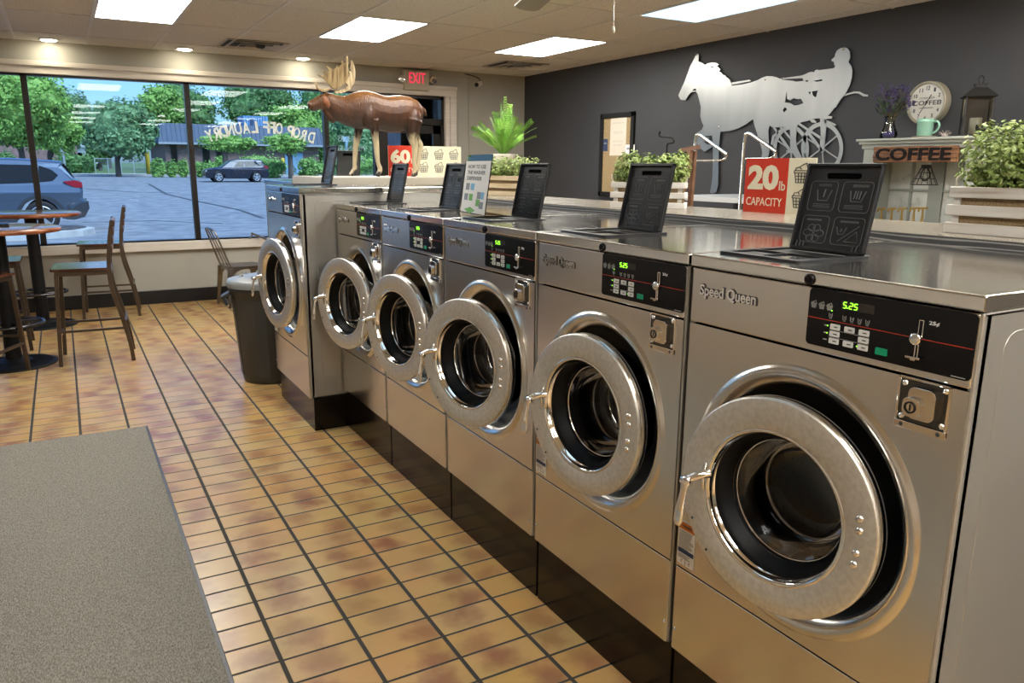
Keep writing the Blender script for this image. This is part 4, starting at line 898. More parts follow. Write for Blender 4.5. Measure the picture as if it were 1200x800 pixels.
# grey bin
gb=noisy(mat('bin_grey',(.10,.10,.10),.4),[(.032,.035,.036),(.045,.049,.050)],(4,4,4)); gl_=mat('bin_lid_grey',(.24,.26,.27),.3)
bn=thing('trash_can','grey round trash can with pale dome lid beside the tall washer','trash can',(-.10,4.60,0))
q=MB(); q.lathe([(0,0),(0,.19),(.03,.198),(.55,.235),(.60,.24),(.615,.255),(.64,.256),(.645,.245)],n=56); q.lathe([(0,.19),(.005,.19)],n=8)
for a in (PI,PI*1.35,PI*1.7,0,PI*.35,PI*.7): 
    c_,s_=math.cos(a),math.sin(a); q.bar((c_*.196,s_*.196,.05),(c_*.232,s_*.232,.56),.07,.012,up=(c_,s_,0))
q.build('bin_body',gb,bn)
q=MB()
for a in (PI*.93,-.2): c_,s_=math.cos(a),math.sin(a); q.bar((c_*.24,s_*.24,.60),(c_*.30,s_*.30,.565),.12,.022,up=(0,0,1)); q.bar((c_*.295,s_*.295,.575),(c_*.262,s_*.262,.52),.12,.016,up=(c_,s_,0))
q.build('bin_handle',gb,bn,bevel=.005)
MB().lathe([(.64,.262),(.665,.265),(.685,.258),(.69,.235),(.70,.20),(.712,.12),(.715,.0)],n=64).build('bin_lid',gl_,bn)
q=MB(); 
for k in range(8): a=2*PI*k/8; q.lathe([(.70,.014),(.718,.012),(.720,0)],(math.cos(a)*.17,math.sin(a)*.17,0),'z',12)
q.lathe([(.713,.07),(.735,.065),(.74,0)],n=24); q.build('lid_studs',gl_,bn)
# grey-white folded item seen behind chair: black bent rod on sill
p=at(297,275,y=8.0); q=MB(); q.bar(at(294.5,273,y=8.06),at(313,280.5,y=7.98),.02,.02); q.bar((p.x-.03,8.06,.64),at(296,274,y=8.06),.014,.014)
tag(q.build('sill_bar',mat('grey_bar',(.12,.12,.12),.4)),'short grey bar leaning on the window sill beside the tall washer','bar')
# ------------------------------------------------------------------ charcoal wall side
XW=X1
def wp(u,v,x=XW-.02): p=at(u,v,x=x); return (p.y,p.z)
# cork board
cb=thing('cork_board','tall cork notice board in black frame on the charcoal wall','notice board',(XW,6.15,1.55))
a=wp(704,134,XW-.02); b_=wp(746,131,XW-.02); zt_,zb_=1.985,1.115; ya,yb=6.445-6.15,5.865-6.15
cork=noisy(mat('cork',(.34,.25,.13),.9),[(.25,.18,.09),(.42,.31,.17)],(120,120,120),4,(.3,.7))
MB().box(-.012,-.002,yb,ya,zb_-1.55,zt_-1.55).build('cork_panel',cork,cb)
q=MB(); w=.05
q.box(-.03,0,yb,yb+w,zb_-1.55,zt_-1.55);q.box(-.03,0,ya-w,ya,zb_-1.55,zt_-1.55);q.box(-.03,0,yb,ya,zt_-1.55-w,zt_-1.55);q.box(-.03,0,yb,ya,zb_-1.55,zb_-1.55+w)
q.build('board_frame',M['gap'],cb,bevel=.003)
def sheet(name,label,u0,v0,u1,v1,m,lines,cat='paper notice'):
    (y0,z0)=wp(u0,v0,XW-.014);(y1,z1)=wp(u1,v1,XW-.014)
    t=thing(name,label,cat,(XW-.0145,(y0+y1)/2,(z0+z1)/2)); W_=abs(y0-y1);H_=abs(z0-z1)
    MB().box(-.0012,0,-W_/2,W_/2,-H_/2,H_/2).build('paper_sheet',m,t)
    q=MB()
    for (txt,zz,ww,hh_) in lines:
        if txt: q.text(txt,(-.0012,ww*W_/2,zz*H_/2),(0,-1,0),(0,0,1),ww*W_,hh_*H_,.0005,.0)
        else: q.box(-.0018,-.001,-ww*W_/2,ww*W_/2,zz*H_/2,zz*H_/2+hh_*H_)
    if lines: q.build('sheet_print',M['mark_grey'],t)
    return t
sheet('paper_notice','long cream paper notice pinned in the middle of the cork board',716,136.5,733,182,mat('cream_paper',(.66,.60,.50),.7),[('INFORMATION',.62,.72,.03),(None,.2,.6,.008),(None,.12,.6,.008),('INFORMATION',-.30,.62,.026),('BOARD',-.5,.5,.026)])
sheet('paper_flyer','small white flyer with a red and blue print at the board edge',733,169.5,743.5,181.5,M['paper'],[(None,.3,.7,.08),(None,.0,.7,.2)])
sheet('paper_flyer','small blue card on the left side of the cork board',707,163,712,177,mat('blue_card',(.03,.05,.12),.6),[(None,.2,.5,.1)])
# galloping horse and sulky cut from sheet metal
alum=noisy(mat('cut_aluminium',(.38,.38,.37),.36,1),[(.35,.36,.35),(.41,.415,.405)],(1,6,1),2)
o_=(780,40);s=4.8
F=lambda pts:[wp(o_[0]+x/s,o_[1]+y/s,XW-.02) for x,y in pts]
outer=[(72,345),(85,368),(112,372),(125,352),(133,338),(146,326),(172,322),(180,335),(190,370),(199,410),(196,460),(203,490),(214,515),(205,535),(188,548),(168,560),(166,590),(178,620),(198,645),(220,661),(240,648),(262,634),(262,616),(240,622),(222,612),(203,588),(206,577),(235,572),(262,570),(267,610),(267,700),(264,800),(258,850),(250,890),(262,896),(285,888),(296,850),(298,770),(300,650),(308,549),(360,545),(410,530),(450,508),(492,478),(500,512),(516,560),(528,600),(540,640),(545,668),(540,690),(530,720),(535,800),(560,800),(568,720),(582,668),(585,640),(580,590),(578,545),(585,514),(606,526),(640,522),(690,522),(703,545),(706,600),(708,640),(695,650),(678,655),(685,667),(715,670),(728,690),(740,702),(768,702),(762,680),(748,655),(738,630),(734,590),(738,530),(745,505),(765,495),(795,490),(820,478),(850,474),(905,476),(936,474),(938,462),(912,460),(932,440),(950,414),(960,412),(968,395),(985,368),(1012,335),(1036,290),(1048,245),(1052,205),(1046,180),(1028,158),(1040,130),(1038,100),(1024,80),(1008,75),(985,78),(965,92),(955,112),(952,128),(940,138),(932,147),(938,153),(948,156),(949,170),(955,182),(946,192),(900,198),(858,203),(856,199),(842,203),(838,214),(822,212),(805,216),(785,226),(765,233),(640,250),(622,242),(600,237),(570,236),(545,244),(520,258),(480,272),(430,284),(372,290),(372,276),(366,272),(362,258),(356,250),(340,240),(338,232),(322,228),(312,214),(300,212),(310,196),(296,186),(288,178),(302,172),(285,162),(262,159),(240,163),(222,172),(205,160),(185,154),(188,120),(182,110),(170,118),(158,145),(140,178),(125,220),(108,265),(90,305)]
holes=[[(682,322),(677,350),(672,384),(700,388),(725,402),(750,398),(776,388),(770,376),(760,362),(745,366),(720,360),(700,372),(685,364)],
 [(824,322),(858,316),(846,356),(830,345)],[(806,326),(818,322),(814,338)],[(672,410),(684,422),(668,440),(660,428)],
 [(250,184),(262,181),(276,186),(262,189)],[(215,600),(200,590),(210,582),(245,578),(240,596),(228,604)],[(160,308),(172,306),(172,318),(152,320)],
 [(645,254),(770,247),(778,262),(735,268),(715,262),(672,258)],[(786,262),(800,256),(804,266),(790,268)],[(834,262),(880,254),(884,262),(850,268)]]
hs=thing('horse_cutout','large brushed aluminium cutout of a horse pulling a sulky driver','wall art',(XW,4.2,1.95))
T=lambda pts,:[(-(y-4.2),z-1.95) for y,z in F(pts)]
q=MB(); q.prism([T(outer)]+[T(h_)[::-1] for h_ in holes],(-.022,0,0),(0,-1,0),(0,0,1),(1,0,0),.004); q.build('horse_and_driver',alum,hs)
def ringstrip(cx,cy,rx,ry,w,a0=0,a1=2*PI,n=40):
    O=[];I=[]
    for k in range(n+1):
        a=a0+(a1-a0)*k/n; O.append((cx+rx*math.cos(a),cy+ry*math.sin(a))); I.append((cx+(rx-w)*math.cos(a),cy+(ry-w*1.1)*math.sin(a)))
    return O+I[::-1]
for cx,cy,rx,ry in ((880,640,118,146),(704,650,102,138)):
    q=MB(); q.prism(T(ringstrip(cx,cy,rx,ry,21)),(-.0185,0,0),(0,-1,0),(0,0,1),(1,0,0),.003); 
    for a in (.5,1.5,2.6,3.6,4.7,5.7): 
        c_,s_=math.cos(a),math.sin(a); q.prism(T([(cx-s_*4,cy+c_*4),(cx+c_*(rx-10)-s_*4,cy+s_*(ry-10)+c_*4),(cx+c_*(rx-10)+s_*4,cy+s_*(ry-10)-c_*4),(cx+s_*4,cy-c_*4)]),(-.018,0,0),(0,-1,0),(0,0,1),(1,0,0),.002)
    q.build('sulky_wheel',alum,hs)
for pl in ([(868,470),(900,470),(906,500),(890,664),(878,668),(866,655),(872,560)],[(800,565),(812,552),(884,650),(874,664)],[(740,505),(752,498),(880,580),(872,592)],[(600,522),(616,524),(700,640),(690,655)],[(640,525),(655,523),(706,580),(704,596)],[(590,620),(600,570),(650,530),(662,534),(612,580),(604,625)],[(895,478),(960,508),(955,516),(892,498)],
    [(995,350),(1000,340),(1060,322),(1090,323),(1118,338),(1138,340),(1136,350),(1112,350),(1085,333),(1060,332)],[(480,264),(372,284),(372,272),(470,256)],[(760,234),(790,224),(800,226),(820,246),(835,214),(842,216),(836,268),(826,268),(824,250),(812,256),(800,240)],[(808,480),(830,478),(850,492),(845,500),(820,496)]):
    MB().prism(T(pl),(-.0195,0,0),(0,-1,0),(0,0,1),(1,0,0),.003).build('whip' if pl[0][0]==995 else 'rein' if pl[0][1]<290 else 'sulky_shaft',alum,hs)
for u,v in ((175,115),(562,255),(1002,86),(660,250),(300,520)): (y,z),=F([(u,v)]); MB().lathe([(-.0265,0),(-.025,.008),(-.021,.01)],(0,y-4.2,z-1.95),'x',12).build('mounting_stud',M['chrome'],hs)
# hutch
hx=3.52; hut=thing('coffee_hutch','tall grey-green hutch with mirrored panes against the charcoal wall','hutch',(XW-.22,2.47,0))
hp=noisy(mat('hutch_paint',(.27,.285,.26),.55),[(.29,.315,.285),(.36,.385,.35)],(4,4,4))
mir=noisy(mat('aged_mirror',(.50,.53,.50),.25,.15),[(.40,.42,.40),(.70,.73,.70),(.78,.80,.77)],(9,9,9),5,(.25,.6))
c0=hut.location
def hb(q,x0,x1,y0,y1,z0,z1): q.box(x0-c0.x,x1-c0.x,y0-c0.y,y1-c0.y,z0,z1)
yA,yB=2.86,2.08     # far (left in view) and near ends
q=MB(); hb(q,hx+.36,XW-.004,yB,yA,0,1.57); hb(q,hx+.03,XW-.004,yA-.025,yA,0,1.57); hb(q,hx+.03,XW-.004,yB,yB+.025,0,1.57); hb(q,hx+.0,XW-.004,yB,yA,.86,.90); hb(q,hx+.03,XW-.004,yB,yA,0,.86)
q.build('carcass',hp,hut,bevel=.003)
q=MB(); hb(q,hx-.02,XW-.004,yB-.045,yA+.045,1.605,1.622); hb(q,hx-.005,XW-.004,yB-.03,yA+.03,1.585,1.606); hb(q,hx+.01,XW-.004,yB-.015,yA+.015,1.555,1.587); q.build('cornice',hp,hut,bevel=.006)
for (y0,y1) in ((yA-.085,yA-.0),(yB,yB+.07)): q=MB(); hb(q,hx+.02,hx+.045,y0,y1,.90,1.56); q.build('face_stile',hp,hut,bevel=.002)
xs=hx+.30
q=MB(); hb(q,xs,xs+.03,yB+.02,yA-.02,.90,1.56); bp_=q.build('mirror_panes',mir,hut)
q=MB()
for u,w_ in ((1032,.12),(1067,.018),(1096,.10),(1130,.018),(1165,.10)):
    y=at(u,225,x=xs-.01).y; hb(q,xs-.014,xs+.0,y-w_/2,y+w_/2,.90,1.56)
for z in (.93,at(1070,223,x=xs).z,1.54): hb(q,xs-.012,xs+.0,yB+.02,yA-.02,z-.008,z+.008)
q.build('pane_muntins',hp,hut,bevel=.002)
brass=mat('brass',(.62,.42,.14),.3,1)
for k,u in enumerate((1032,1044,1056,1070,1080)):
    b0=at(u,259,x=3.62); t_=MB(); zb=1.05
    c_=Vector((b0.x-c0.x,b0.y-c0.y,b0.z))
    t_.lathe([(-.07,0),(-.07,.016),(-.055,.010),(.0,.008),(.06,.006),(.075,.008)],c_,'z',14); t_.bar(c_+Vector((0,.028,.080)),c_+Vector((0,-.028,.086)),.014,.014); t_.bar(c_+Vector((0,.028,.078)),c_+Vector((-.0,.030,.058)),.010,.010)
    t_.build('brass_tap',brass,hut,bevel=.002)
q=MB(); hb(q,3.56,3.70,yB+.06,yA-.1,.90,1.0); q.build('tap_rail',hp,hut,bevel=.002)
# coffee plank
(ya_,za),(yb_,zb2)=[(at(u,v,x=3.50).y,at(u,v,x=3.50).z) for u,v in ((1024.5,172),(1121,191))]
zc1=at(1121,170.5,x=3.50).z; zc0=at(1121,191,x=3.5).z
plk=thing('coffee_sign','rustic wooden plank reading COFFEE in black letters on the hutch','sign',(3.505,ya_,at(1024.5,190,x=3.5).z))
ww=ya_-yb_; hh=at(1024.5,172,x=3.5).z-at(1024.5,190,x=3.5).z
rw=noisy(mat('rustic_wood',(.28,.13,.055),.7),[(.04,.018,.009),(.13,.055,.024),(.25,.12,.055)],(2,6,50),5,(.25,.7))
q=MB(); 
for k in range(4): q.box(-.005,.012,-ww+.002*(k%2),.004*(k%2),hh*k/4+.001,hh*(k+1)/4-.001)
q.build('plank',rw,plk,bevel=.002)
MB().text('COFFEE',(-.005,-.03*ww,hh*.10),(0,-1,0),(0,0,1),ww*.90,hh*.80,.004,.03).build('sign_lettering',mat('letter_black',(.006,.005,.005),.7,spec=.2),plk)
# wire cage bulb under the plank
lp=thing('cage_lamp','black wire cage bulb hanging below the COFFEE plank','lamp',(3.60,at(1085,200,x=3.6).y,at(1085,193,x=3.6).z))
q=MB(); H_=at(1085,193,x=3.6).z-at(1085,216.5,x=3.6).z
q.lathe([(0,.0),(0,.03),(-.02,.03),(-.025,.015)],n=20)
for k in range(8): a=2*PI*k/8; q.tube([(math.cos(a)*.028,math.sin(a)*.028,-.015),(math.cos(a)*.045,math.sin(a)*.045,-H_*.4),(math.cos(a)*.08,math.sin(a)*.08,-H_)],.0022,5)
for r,z in ((.045,-H_*.4),(.062,-H_*.7),(.08,-H_)): q.tube([(r*math.cos(2*PI*k/24),r*math.sin(2*PI*k/24),z) for k in range(24)],.0022,5,close=True)
q.build('wire_cage',M['gap'],lp); MB().lathe([(-.02,.012),(-.05,.03),(-.075,.032),(-.10,.015),(-.105,0)],n=20).build('bulb',M['clear'],lp)
HT=1.622
def on_hutch(u,x): return at(u,160,x=x).y
# vase with lavender
vy=on_hutch(1041,3.66); vs=thing('flower_vase','clear glass vase with purple beads and lavender on the hutch','vase',(3.66,vy,HT))
MB().lathe([(0,0),(.0,.045),(.02,.056),(.05,.052),(.09,.035),(.13,.030),(.15,.038),(.148,.036),(.13,.027),(.09,.032),(.05,.049),(.02,.052),(.004,.04),(.004,0)],n=32).build('glass_vase',M['clear'],vs)
MB().lathe([(.005,0),(.006,.040),(.02,.050),(.048,.047),(.05,0)],n=24).build('purple_beads',noisy(mat('beads',(.06,.03,.16),.3),[(.02,.01,.07),(.10,.06,.26)],(150,150,150)),vs)
rn=random.Random(9); q=MB(); fl_=MB(); lv=MB()
for k in range(46):
    az=rn.uniform(0,2*PI); sp_=rn.uniform(0,.16); h_=rn.uniform(.20,.34); e_=Vector((math.cos(az)*sp_,math.sin(az)*sp_,h_))
    q.tube([(0,0,.05),(e_.x*.3,e_.y*.3,.15),e_],.0014,4)
    for j in range(7): c_=e_+Vector((rn.uniform(-.012,.012),rn.uniform(-.012,.012),rn.uniform(-.03,.02))); fl_.lathe([(-.008,0),(0,.009),(.008,0)],c_,'z',6)
for k in range(150):
    az=rn.uniform(0,2*PI); sp_=rn.uniform(.0,.11); z=rn.uniform(.14,.24); p=Vector((math.cos(az)*sp_,math.sin(az)*sp_,z)); d=Vector((math.cos(az),math.sin(az),rn.uniform(.2,1.4))).normalized(); s_=d.cross(Vector((0,0,1))).normalized(); lv.add([p,p+d*.03+s_*.006,p+d*.065,p+d*.03-s_*.006],[(0,1,2,3)])
lv.build('leaves',mat('lavender_leaf',(.06,.11,.05),.6),vs,fix=False); q.build('stems',stem,vs); fl_.build('lavender_blossoms',mat('lavender',(.065,.05,.13),.6),vs)
# wall clock reading COFFEE
cy,cz=wp(1083.5,120.5,XW-.07); ck=thing('wall_clock','round white wall clock with COFFEE across its face','clock',(XW,cy,cz)); R_=.142
MB().lathe([(-.0,R_),(-.055,R_),(-.062,R_-.004),(-.064,R_-.010),(-.058,R_-.016),(-.05,R_-.018)],(0,0,0),'x',64).build('clock_rim',mat('clock_rim_tan',(.42,.39,.30),.35,.3),ck)
MB().lathe([(-.048,0),(-.048,R_-.015)],(0,0,0),'x',64).build('clock_face',mat('clock_face_white',(.72,.70,.64),.6),ck)
q=MB()
for k in range(12):
    a=2*PI*(k+1)/12; c_=Vector((-.0482,-math.sin(a)*R_*.68,math.cos(a)*R_*.68)); w_=.026 if k>=9 else .015; q.text(str(k+1),c_+Vector((0,w_/2,-.013)),(0,-1,0),(0,0,1),w_,.026,.0006,.02)
q.text('COFFEE',(-.0482,R_*.70,-.014),(0,-1,0),(0,0,1),R_*1.4,.030,.0008,.015)
q.text('COFFEE SHOP',(-.0482,R_*.38,.026),(0,-1,0),(0,0,1),R_*.76,.012,.0006,.0)
q.box(-.0488,-.048,-R_*.35,R_*.35,-.034,-.030)
q.build('clock_markings',M['ink'],ck)
q=MB(); q.bar((-.052,0,0),(-.052,-.030,.052),.005,.002,up=(1,0,0)); q.bar((-.054,0,0),(-.054,.040,-.066),.004,.002,up=(1,0,0)); q.lathe([(-.057,0),(-.056,.006),(-.05,.006)],(0,0,0),'x',12); q.build('clock_hands',mat('clock_hand',(.05,.02,.02),.4),ck)
# mug on coaster
my=on_hutch(1083,3.60); mint=mat('mint_glaze',(.25,.46,.36),.18)
tag(MB().lathe([(HT,0),(HT,.070),(HT+.006,.072),(HT+.008,.068),(HT+.008,0)],(3.60,my,0),'z',32).build('coaster',mat('coaster_tan',(.25,.19,.14),.6)),'thin tan coaster under the mint mug','coaster')
mg=thing('coffee_mug','mint green mug on a coaster in front of the clock','mug',(3.60,my,HT+.008))
MB().lathe([(.0,0),(0,.042),(.008,.046),(.085,.050),(.088,.052),(.094,.052),(.108,.050),(.108,.046),(.02,.042),(.01,0)],n=36).build('mug_body',mint,mg)
MB().tube(bez([(0,-.048,.088),(0,-.080,.090),(0,-.092,.060),(0,-.075,.030),(0,-.045,.018)],5),.0065,8).build('mug_handle',mint,mg)
# little knot of fluff
fy=on_hutch(1107,3.62); q=MB(); rn=random.Random(4)
for k in range(60): a=Vector((rn.gauss(0,1),rn.gauss(0,1),abs(rn.gauss(0,1))*.8)).normalized(); q.tube([Vector((0,0,.012)),Vector((0,0,.012))+a*rn.uniform(.015,.045)],.0014,4)
q.lathe([(0,0),(.0,.02),(.02,.018),(.028,0)],n=14)
t_=q.build('trinket',mat('fluff',(.35,.30,.27),.7)); t_.location=(3.62,fy,HT); tag(t_,'small fluffy brown trinket between mug and lantern','trinket')
# lantern
ly_=on_hutch(1141,3.66); ln=thing('lantern','black metal lantern with glass panes and a candle on the hutch','lantern',(3.66,ly_,HT),math.radians(38))
q=MB(); b0,hh=.072,.225
q.box(-b0-.008,b0+.008,-b0-.008,b0+.008,0,.012); q.box(-b0-.006,b0+.006,-b0-.006,b0+.006,hh,hh+.010)
for sx in(-1,1):
    for sy in(-1,1): q.box(sx*b0-.005,sx*b0+.005,sy*b0-.005,sy*b0+.005,.01,hh)
q.add([(-.092,-.092,hh+.008),(.092,-.092,hh+.008),(.092,.092,hh+.008),(-.092,.092,hh+.008),(-.035,-.035,hh+.062),(.035,-.035,hh+.062),(.035,.035,hh+.062),(-.035,.035,hh+.062)],[(0,3,2,1),(0,1,5,4),(1,2,6,5),(2,3,7,6),(3,0,4,7),(4,5,6,7)])
q.box(-.030,.030,-.030,.030,hh+.06,hh+.082); q.box(-.037,.037,-.037,.037,hh+.080,hh+.086); q.build('lantern_frame',M['gap'],ln)
q=MB(); 
for sx in (-1,1): q.box(sx*b0-.001,sx*b0+.001,-b0,b0,.012,hh); q.box(-b0,b0,sx*b0-.001,sx*b0+.001,.012,hh)
q.build('lantern_glass',glass_mat('lantern_pane',(.85,.87,.87),1.5,0,2.0),ln)
MB().lathe([(.012,0),(.012,.034),(.11,.034),(.112,.028),(.105,0)],n=28).build('candle',mat('candle_wax',(.62,.56,.42),.5),ln)
q=MB(); q.tube([(math.cos(2*PI*k/24)*.016,math.cos(2*PI*k/24)*-.016,hh+.108+math.sin(2*PI*k/24)*.024) for k in range(24)],.0035,6,close=True); q.build('carry_ring',M['gap'],ln)
# bent iron hooks standing on the ledge
def hook(label,pts,x): 
    P_=[at(u,v,x=x) for u,v in pts]; b_=Vector((x,P_[-1].y,1.2545)); P_.append(b_)
    Q=bez([p-b_ for p in P_[:-1]],4)+[Vector((0,0,0))]
    q=MB(); q.tube(Q,.0045,8); q.lathe([(0,.03),(.004,.03),(.006,.0)],n=20); t_=q.build('iron_hook',M['gap']); t_.location=b_; tag(t_,label,'hook'); return t_
hook('bent black iron hook standing behind the planter below the cork board',[(773.5,154),(772.5,158),(775,160),(786,161),(789.5,163),(789,167),(783,168),(781.5,172),(781.5,180)],1.08)
hook('bent black iron hook in front of the lantern, behind the nearest planter',[(1146,146),(1145,151),(1148,152),(1158,151.5),(1161,153),(1160,160),(1158.5,166),(1158.5,175)],1.05)
# yellow bottle at the frame edge
yb0=at(1199,170,x=1.06); yt=thing('spray_bottle','bright yellow bottle with white cap cut by the right frame edge','bottle',(1.06,yb0.y-.012,1.2545))
H_=at(1199,148,x=1.06).z-1.2545
MB().lathe([(0,0),(0,.03),(H_*.55,.032),(H_*.8,.018),(H_,.010)],n=28).build('bottle_body',mat('yellow_plastic',(.72,.62,.02),.3),yt); MB().lathe([(H_,.011),(H_+.015,.011),(H_+.02,.006),(H_+.022,0)],n=18).build('bottle_cap',M['paper'],yt)
# laundry carts with chrome hanging racks
def cart(label,u0,v0,ut,vt,x):
    a=at(u0,v0,x=x); b_=at(ut,vt,x=x); t_=thing('laundry_cart',label,'laundry cart',(x,a.y,0))
    dy=b_.y-a.y; z1=a.z; z2=b_.z
    q=MB(); q.tube([(0,0,.20)]+[(0,0,z1-.06)]+bez([(0,-.0,z1-.06),(0,-.012,z1-.012),(0,-.05,z1-.015)],4)+[(0,dy,z2)],.0095,10)
    q.tube([(0,dy,z2),(0,dy+.01,z2-.022),(0,dy+.05,z2-.035),(0,-.02,z2-.035)],.0055,8); q.tube([(-.0,0,.2),(.0,0,.2)],.012)
    q.build('hanging_rack',M['chrome'],t_)
    q=MB()
    for z in (.28,.45,.62):
        q.tube([(.02,.02,z),(.02,-.32,z),(.56,-.32,z),(.56,.02,z)],.006,6,close=True)
    for k in range(10):
        xx=.02+.06*k
        for y in(.02,-.32): q.tube([(xx,y,.62),(xx,y,.28)],.003,5)
        q.tube([(xx,.02,.28),(xx,-.32,.28)],.003,5)
    for k in range(7):
        for xx in(.02,.56): q.tube([(xx,.02-.0567*k,.62),(xx,.02-.0567*k,.28)],.003,5)
    q.build('wire_basket',M['chrome'],t_)
    q=MB(); q.box(-.01,.56,-.32,.02,.14,.16); q.box(-.013,.013,-.013,.013,.14,.25); q.build('cart_frame',M['chrome'],t_)
    for sx in(-1,1):
        for y in(-.01,-.29): xx=.27+sx*.24; w_=MB().lathe([(-.012,0),(-.012,.05),(.012,.05),(.012,0)],(xx,y,.05),'x',20); w_.box(xx-.016,xx+.016,y-.01,y+.01,.05,.15); w_.build('caster',M['gap'],t_)
    return t_
cart('chrome laundry cart whose rack stands left, between horse forelegs and planter',815,156,852,181,2.25)
cart('chrome laundry cart whose rack rises directly behind the 20 lb sign',873,154.5,910,178,2.25)
# white folding shelf on the wall
a=at(812,229,x=2.9);b_=at(874,240,x=2.9)
sh=thing('folding_table','white-topped narrow folding table seen between the cart racks','table',(3.25,(a.y+b_.y)/2,0))
zt_=at(840,231,x=2.9).z; w=(a.y-b_.y)/2+.25
MB().box(-.35,.35,-w,w,zt_-.035,zt_).build('tabletop',mat('white_laminate',(.62,.64,.66),.3),sh,bevel=.002)
for sx in(-1,1):
    for sy in(-1,1): MB().box(sx*.32-.02,sx*.32+.02,sy*(w-.05)-.02,sy*(w-.05)+.02,0,zt_-.035).build('leg',M['gap'],sh)
# leaning wooden easel
e0=at(806.8,188,x=2.0);e1=at(797.2,243.5,x=2.0); es=thing('wooden_easel','reddish brown wooden easel leaning beside the left cart rack','easel',(2.0,e1.y,0))
ew=noisy(mat('easel_wood',(.20,.10,.06),.5),[(.15,.07,.04),(.24,.13,.08)],(3,3,20))
sl=(e0.y-e1.y)/(e0.z-e1.z); f=lambda z:(0,sl*(z-e1.z),z)
c_=at(798.6,176,x=2.0); d_=at(812,172.5,x=2.0)
q=MB(); q.bar((0,f(0)[1],0),(0,f(d_.z)[1],d_.z),.03,.02,up=(1,0,0)); q.build('leg',ew,es); q=MB(); q.bar((.14,f(0)[1]-.1,0),(.03,f(d_.z)[1],d_.z-.02),.03,.02,up=(1,0,0)); q.build('leg',ew,es)
q=MB(); q.bar((0,c_.y-e1.y,c_.z),(0,d_.y-e1.y-.05,d_.z),.022,.022); q.build('crossbar',ew,es)
# ------------------------------------------------------------------ outside
def gz(y): return -.08 if y<22 else -.08+(.43+.08)*(y-22)/30 if y<52 else .43+max(0,y-90)*.01
asph=noisy(mat('asphalt',(.2,.22,.24),.85),[(.15,.165,.185),(.22,.235,.255),(.30,.32,.34)],(2.2,2.2,2.2),9,(.3,.7),bump=.4,bscale=(60,60,60))
def gmesh(x0,x1,y0,y1,dz=0,ny=8):
    q=MB(); ys=[y0+(y1-y0)*i/ny for i in range(ny+1)]
    if y0<22<y1: ys.append(22)
    if y0<52<y1: ys.append(52)
    ys=sorted(set(ys)); vs=[]
    for y in ys: vs+=[(x0,y,gz(y)+dz),(x1,y,gz(y)+dz),(x0,y,gz(y)-.4),(x1,y,gz(y)-.4)]
    fs=[]
    for i in range(len(ys)-1): a=i*4; fs+=[(a,a+1,a+5,a+4),(a+2,a+6,a+7,a+3),(a,a+4,a+6,a+2),(a+1,a+3,a+7,a+5)]
    fs+=[(0,2,3,1),(len(vs)-4,len(vs)-3,len(vs)-1,len(vs)-2)]
    return q.add(vs,fs)
struct(gmesh(-60,70,Y1+.16,72,0,24).build('ground_parking_lot',asph))
grassm=noisy(mat('lawn',(.07,.15,.03),.9),[(.06,.12,.025),(.12,.22,.05)],(3,3,3),6)
struct(gmesh(-90,110,72,200,.10,10).build('ground_lawn',grassm))
conc=noisy(mat('concrete',(.42,.42,.41),.85),[(.34,.34,.335),(.50,.50,.49)],(3,3,3),6)
struct(gmesh(-60,70,71.7,72.3,.16,1).build('kerb_far',conc)); struct(gmesh(-60,6,78,81,.13,1).build('sidewalk_far',conc))
# cracks in the asphalt
crk=mat('crack_seal',(.07,.078,.09),.8)
for i,(pts,w) in enumerate(((((160,209),(175,214),(195,224),(225,234),(250,240),(280,247),(308,256)),.13),(((100,217),(160,219),(210,221)),.05),(((97,261),(180,259),(260,262)),.04),(((150,303),(200,293),(240,284)),.05))):
    q=MB(); P_=[]
    for u,v in pts: p=at(u,v,z=gz(30)); p=at(u,v,z=gz(p.y)); P_.append(Vector((p.x,p.y,gz(p.y)+.006)))
    for a,b_ in zip(P_[:-1],P_[1:]): q.bar(a,b_,w,.006)
    struct(q.build('ground_crack_seal',crk))
# planted island
mul=noisy(mat('mulch',(.08,.075,.08),.95),[(.04,.038,.04),(.14,.13,.135)],(14,14,14),6,bump=1,bscale=(20,20,20),bdist=.05)
def isl(g,ztop,zb,inset):
    q=MB(); a=at(112,272,z=-.05); pts=[(a.x-inset,a.y),(a.x-.12-inset,a.y+.3),(a.x-.5-inset,a.y+.5-inset),(a.x-6,a.y+.6-inset),(a.x-6,a.y-2.2+inset),(a.x-2.0-inset,a.y-1.45+inset),(a.x-.9-inset,a.y-1.05+inset),(a.x-.25-inset,a.y-.6)]
    q.prism(pts,(0,0,zb),(1,0,0),(0,1,0),(0,0,1),ztop-zb); return q
struct(isl(0,.06,-.3,0).build('kerb_island',conc,bevel=.02)); tag(isl(0,.085,-.2,.16).build('mulch_bed',mul,bevel=.02),'dark mulch bed inside the near parking island kerb','mulch bed',kind='stuff')
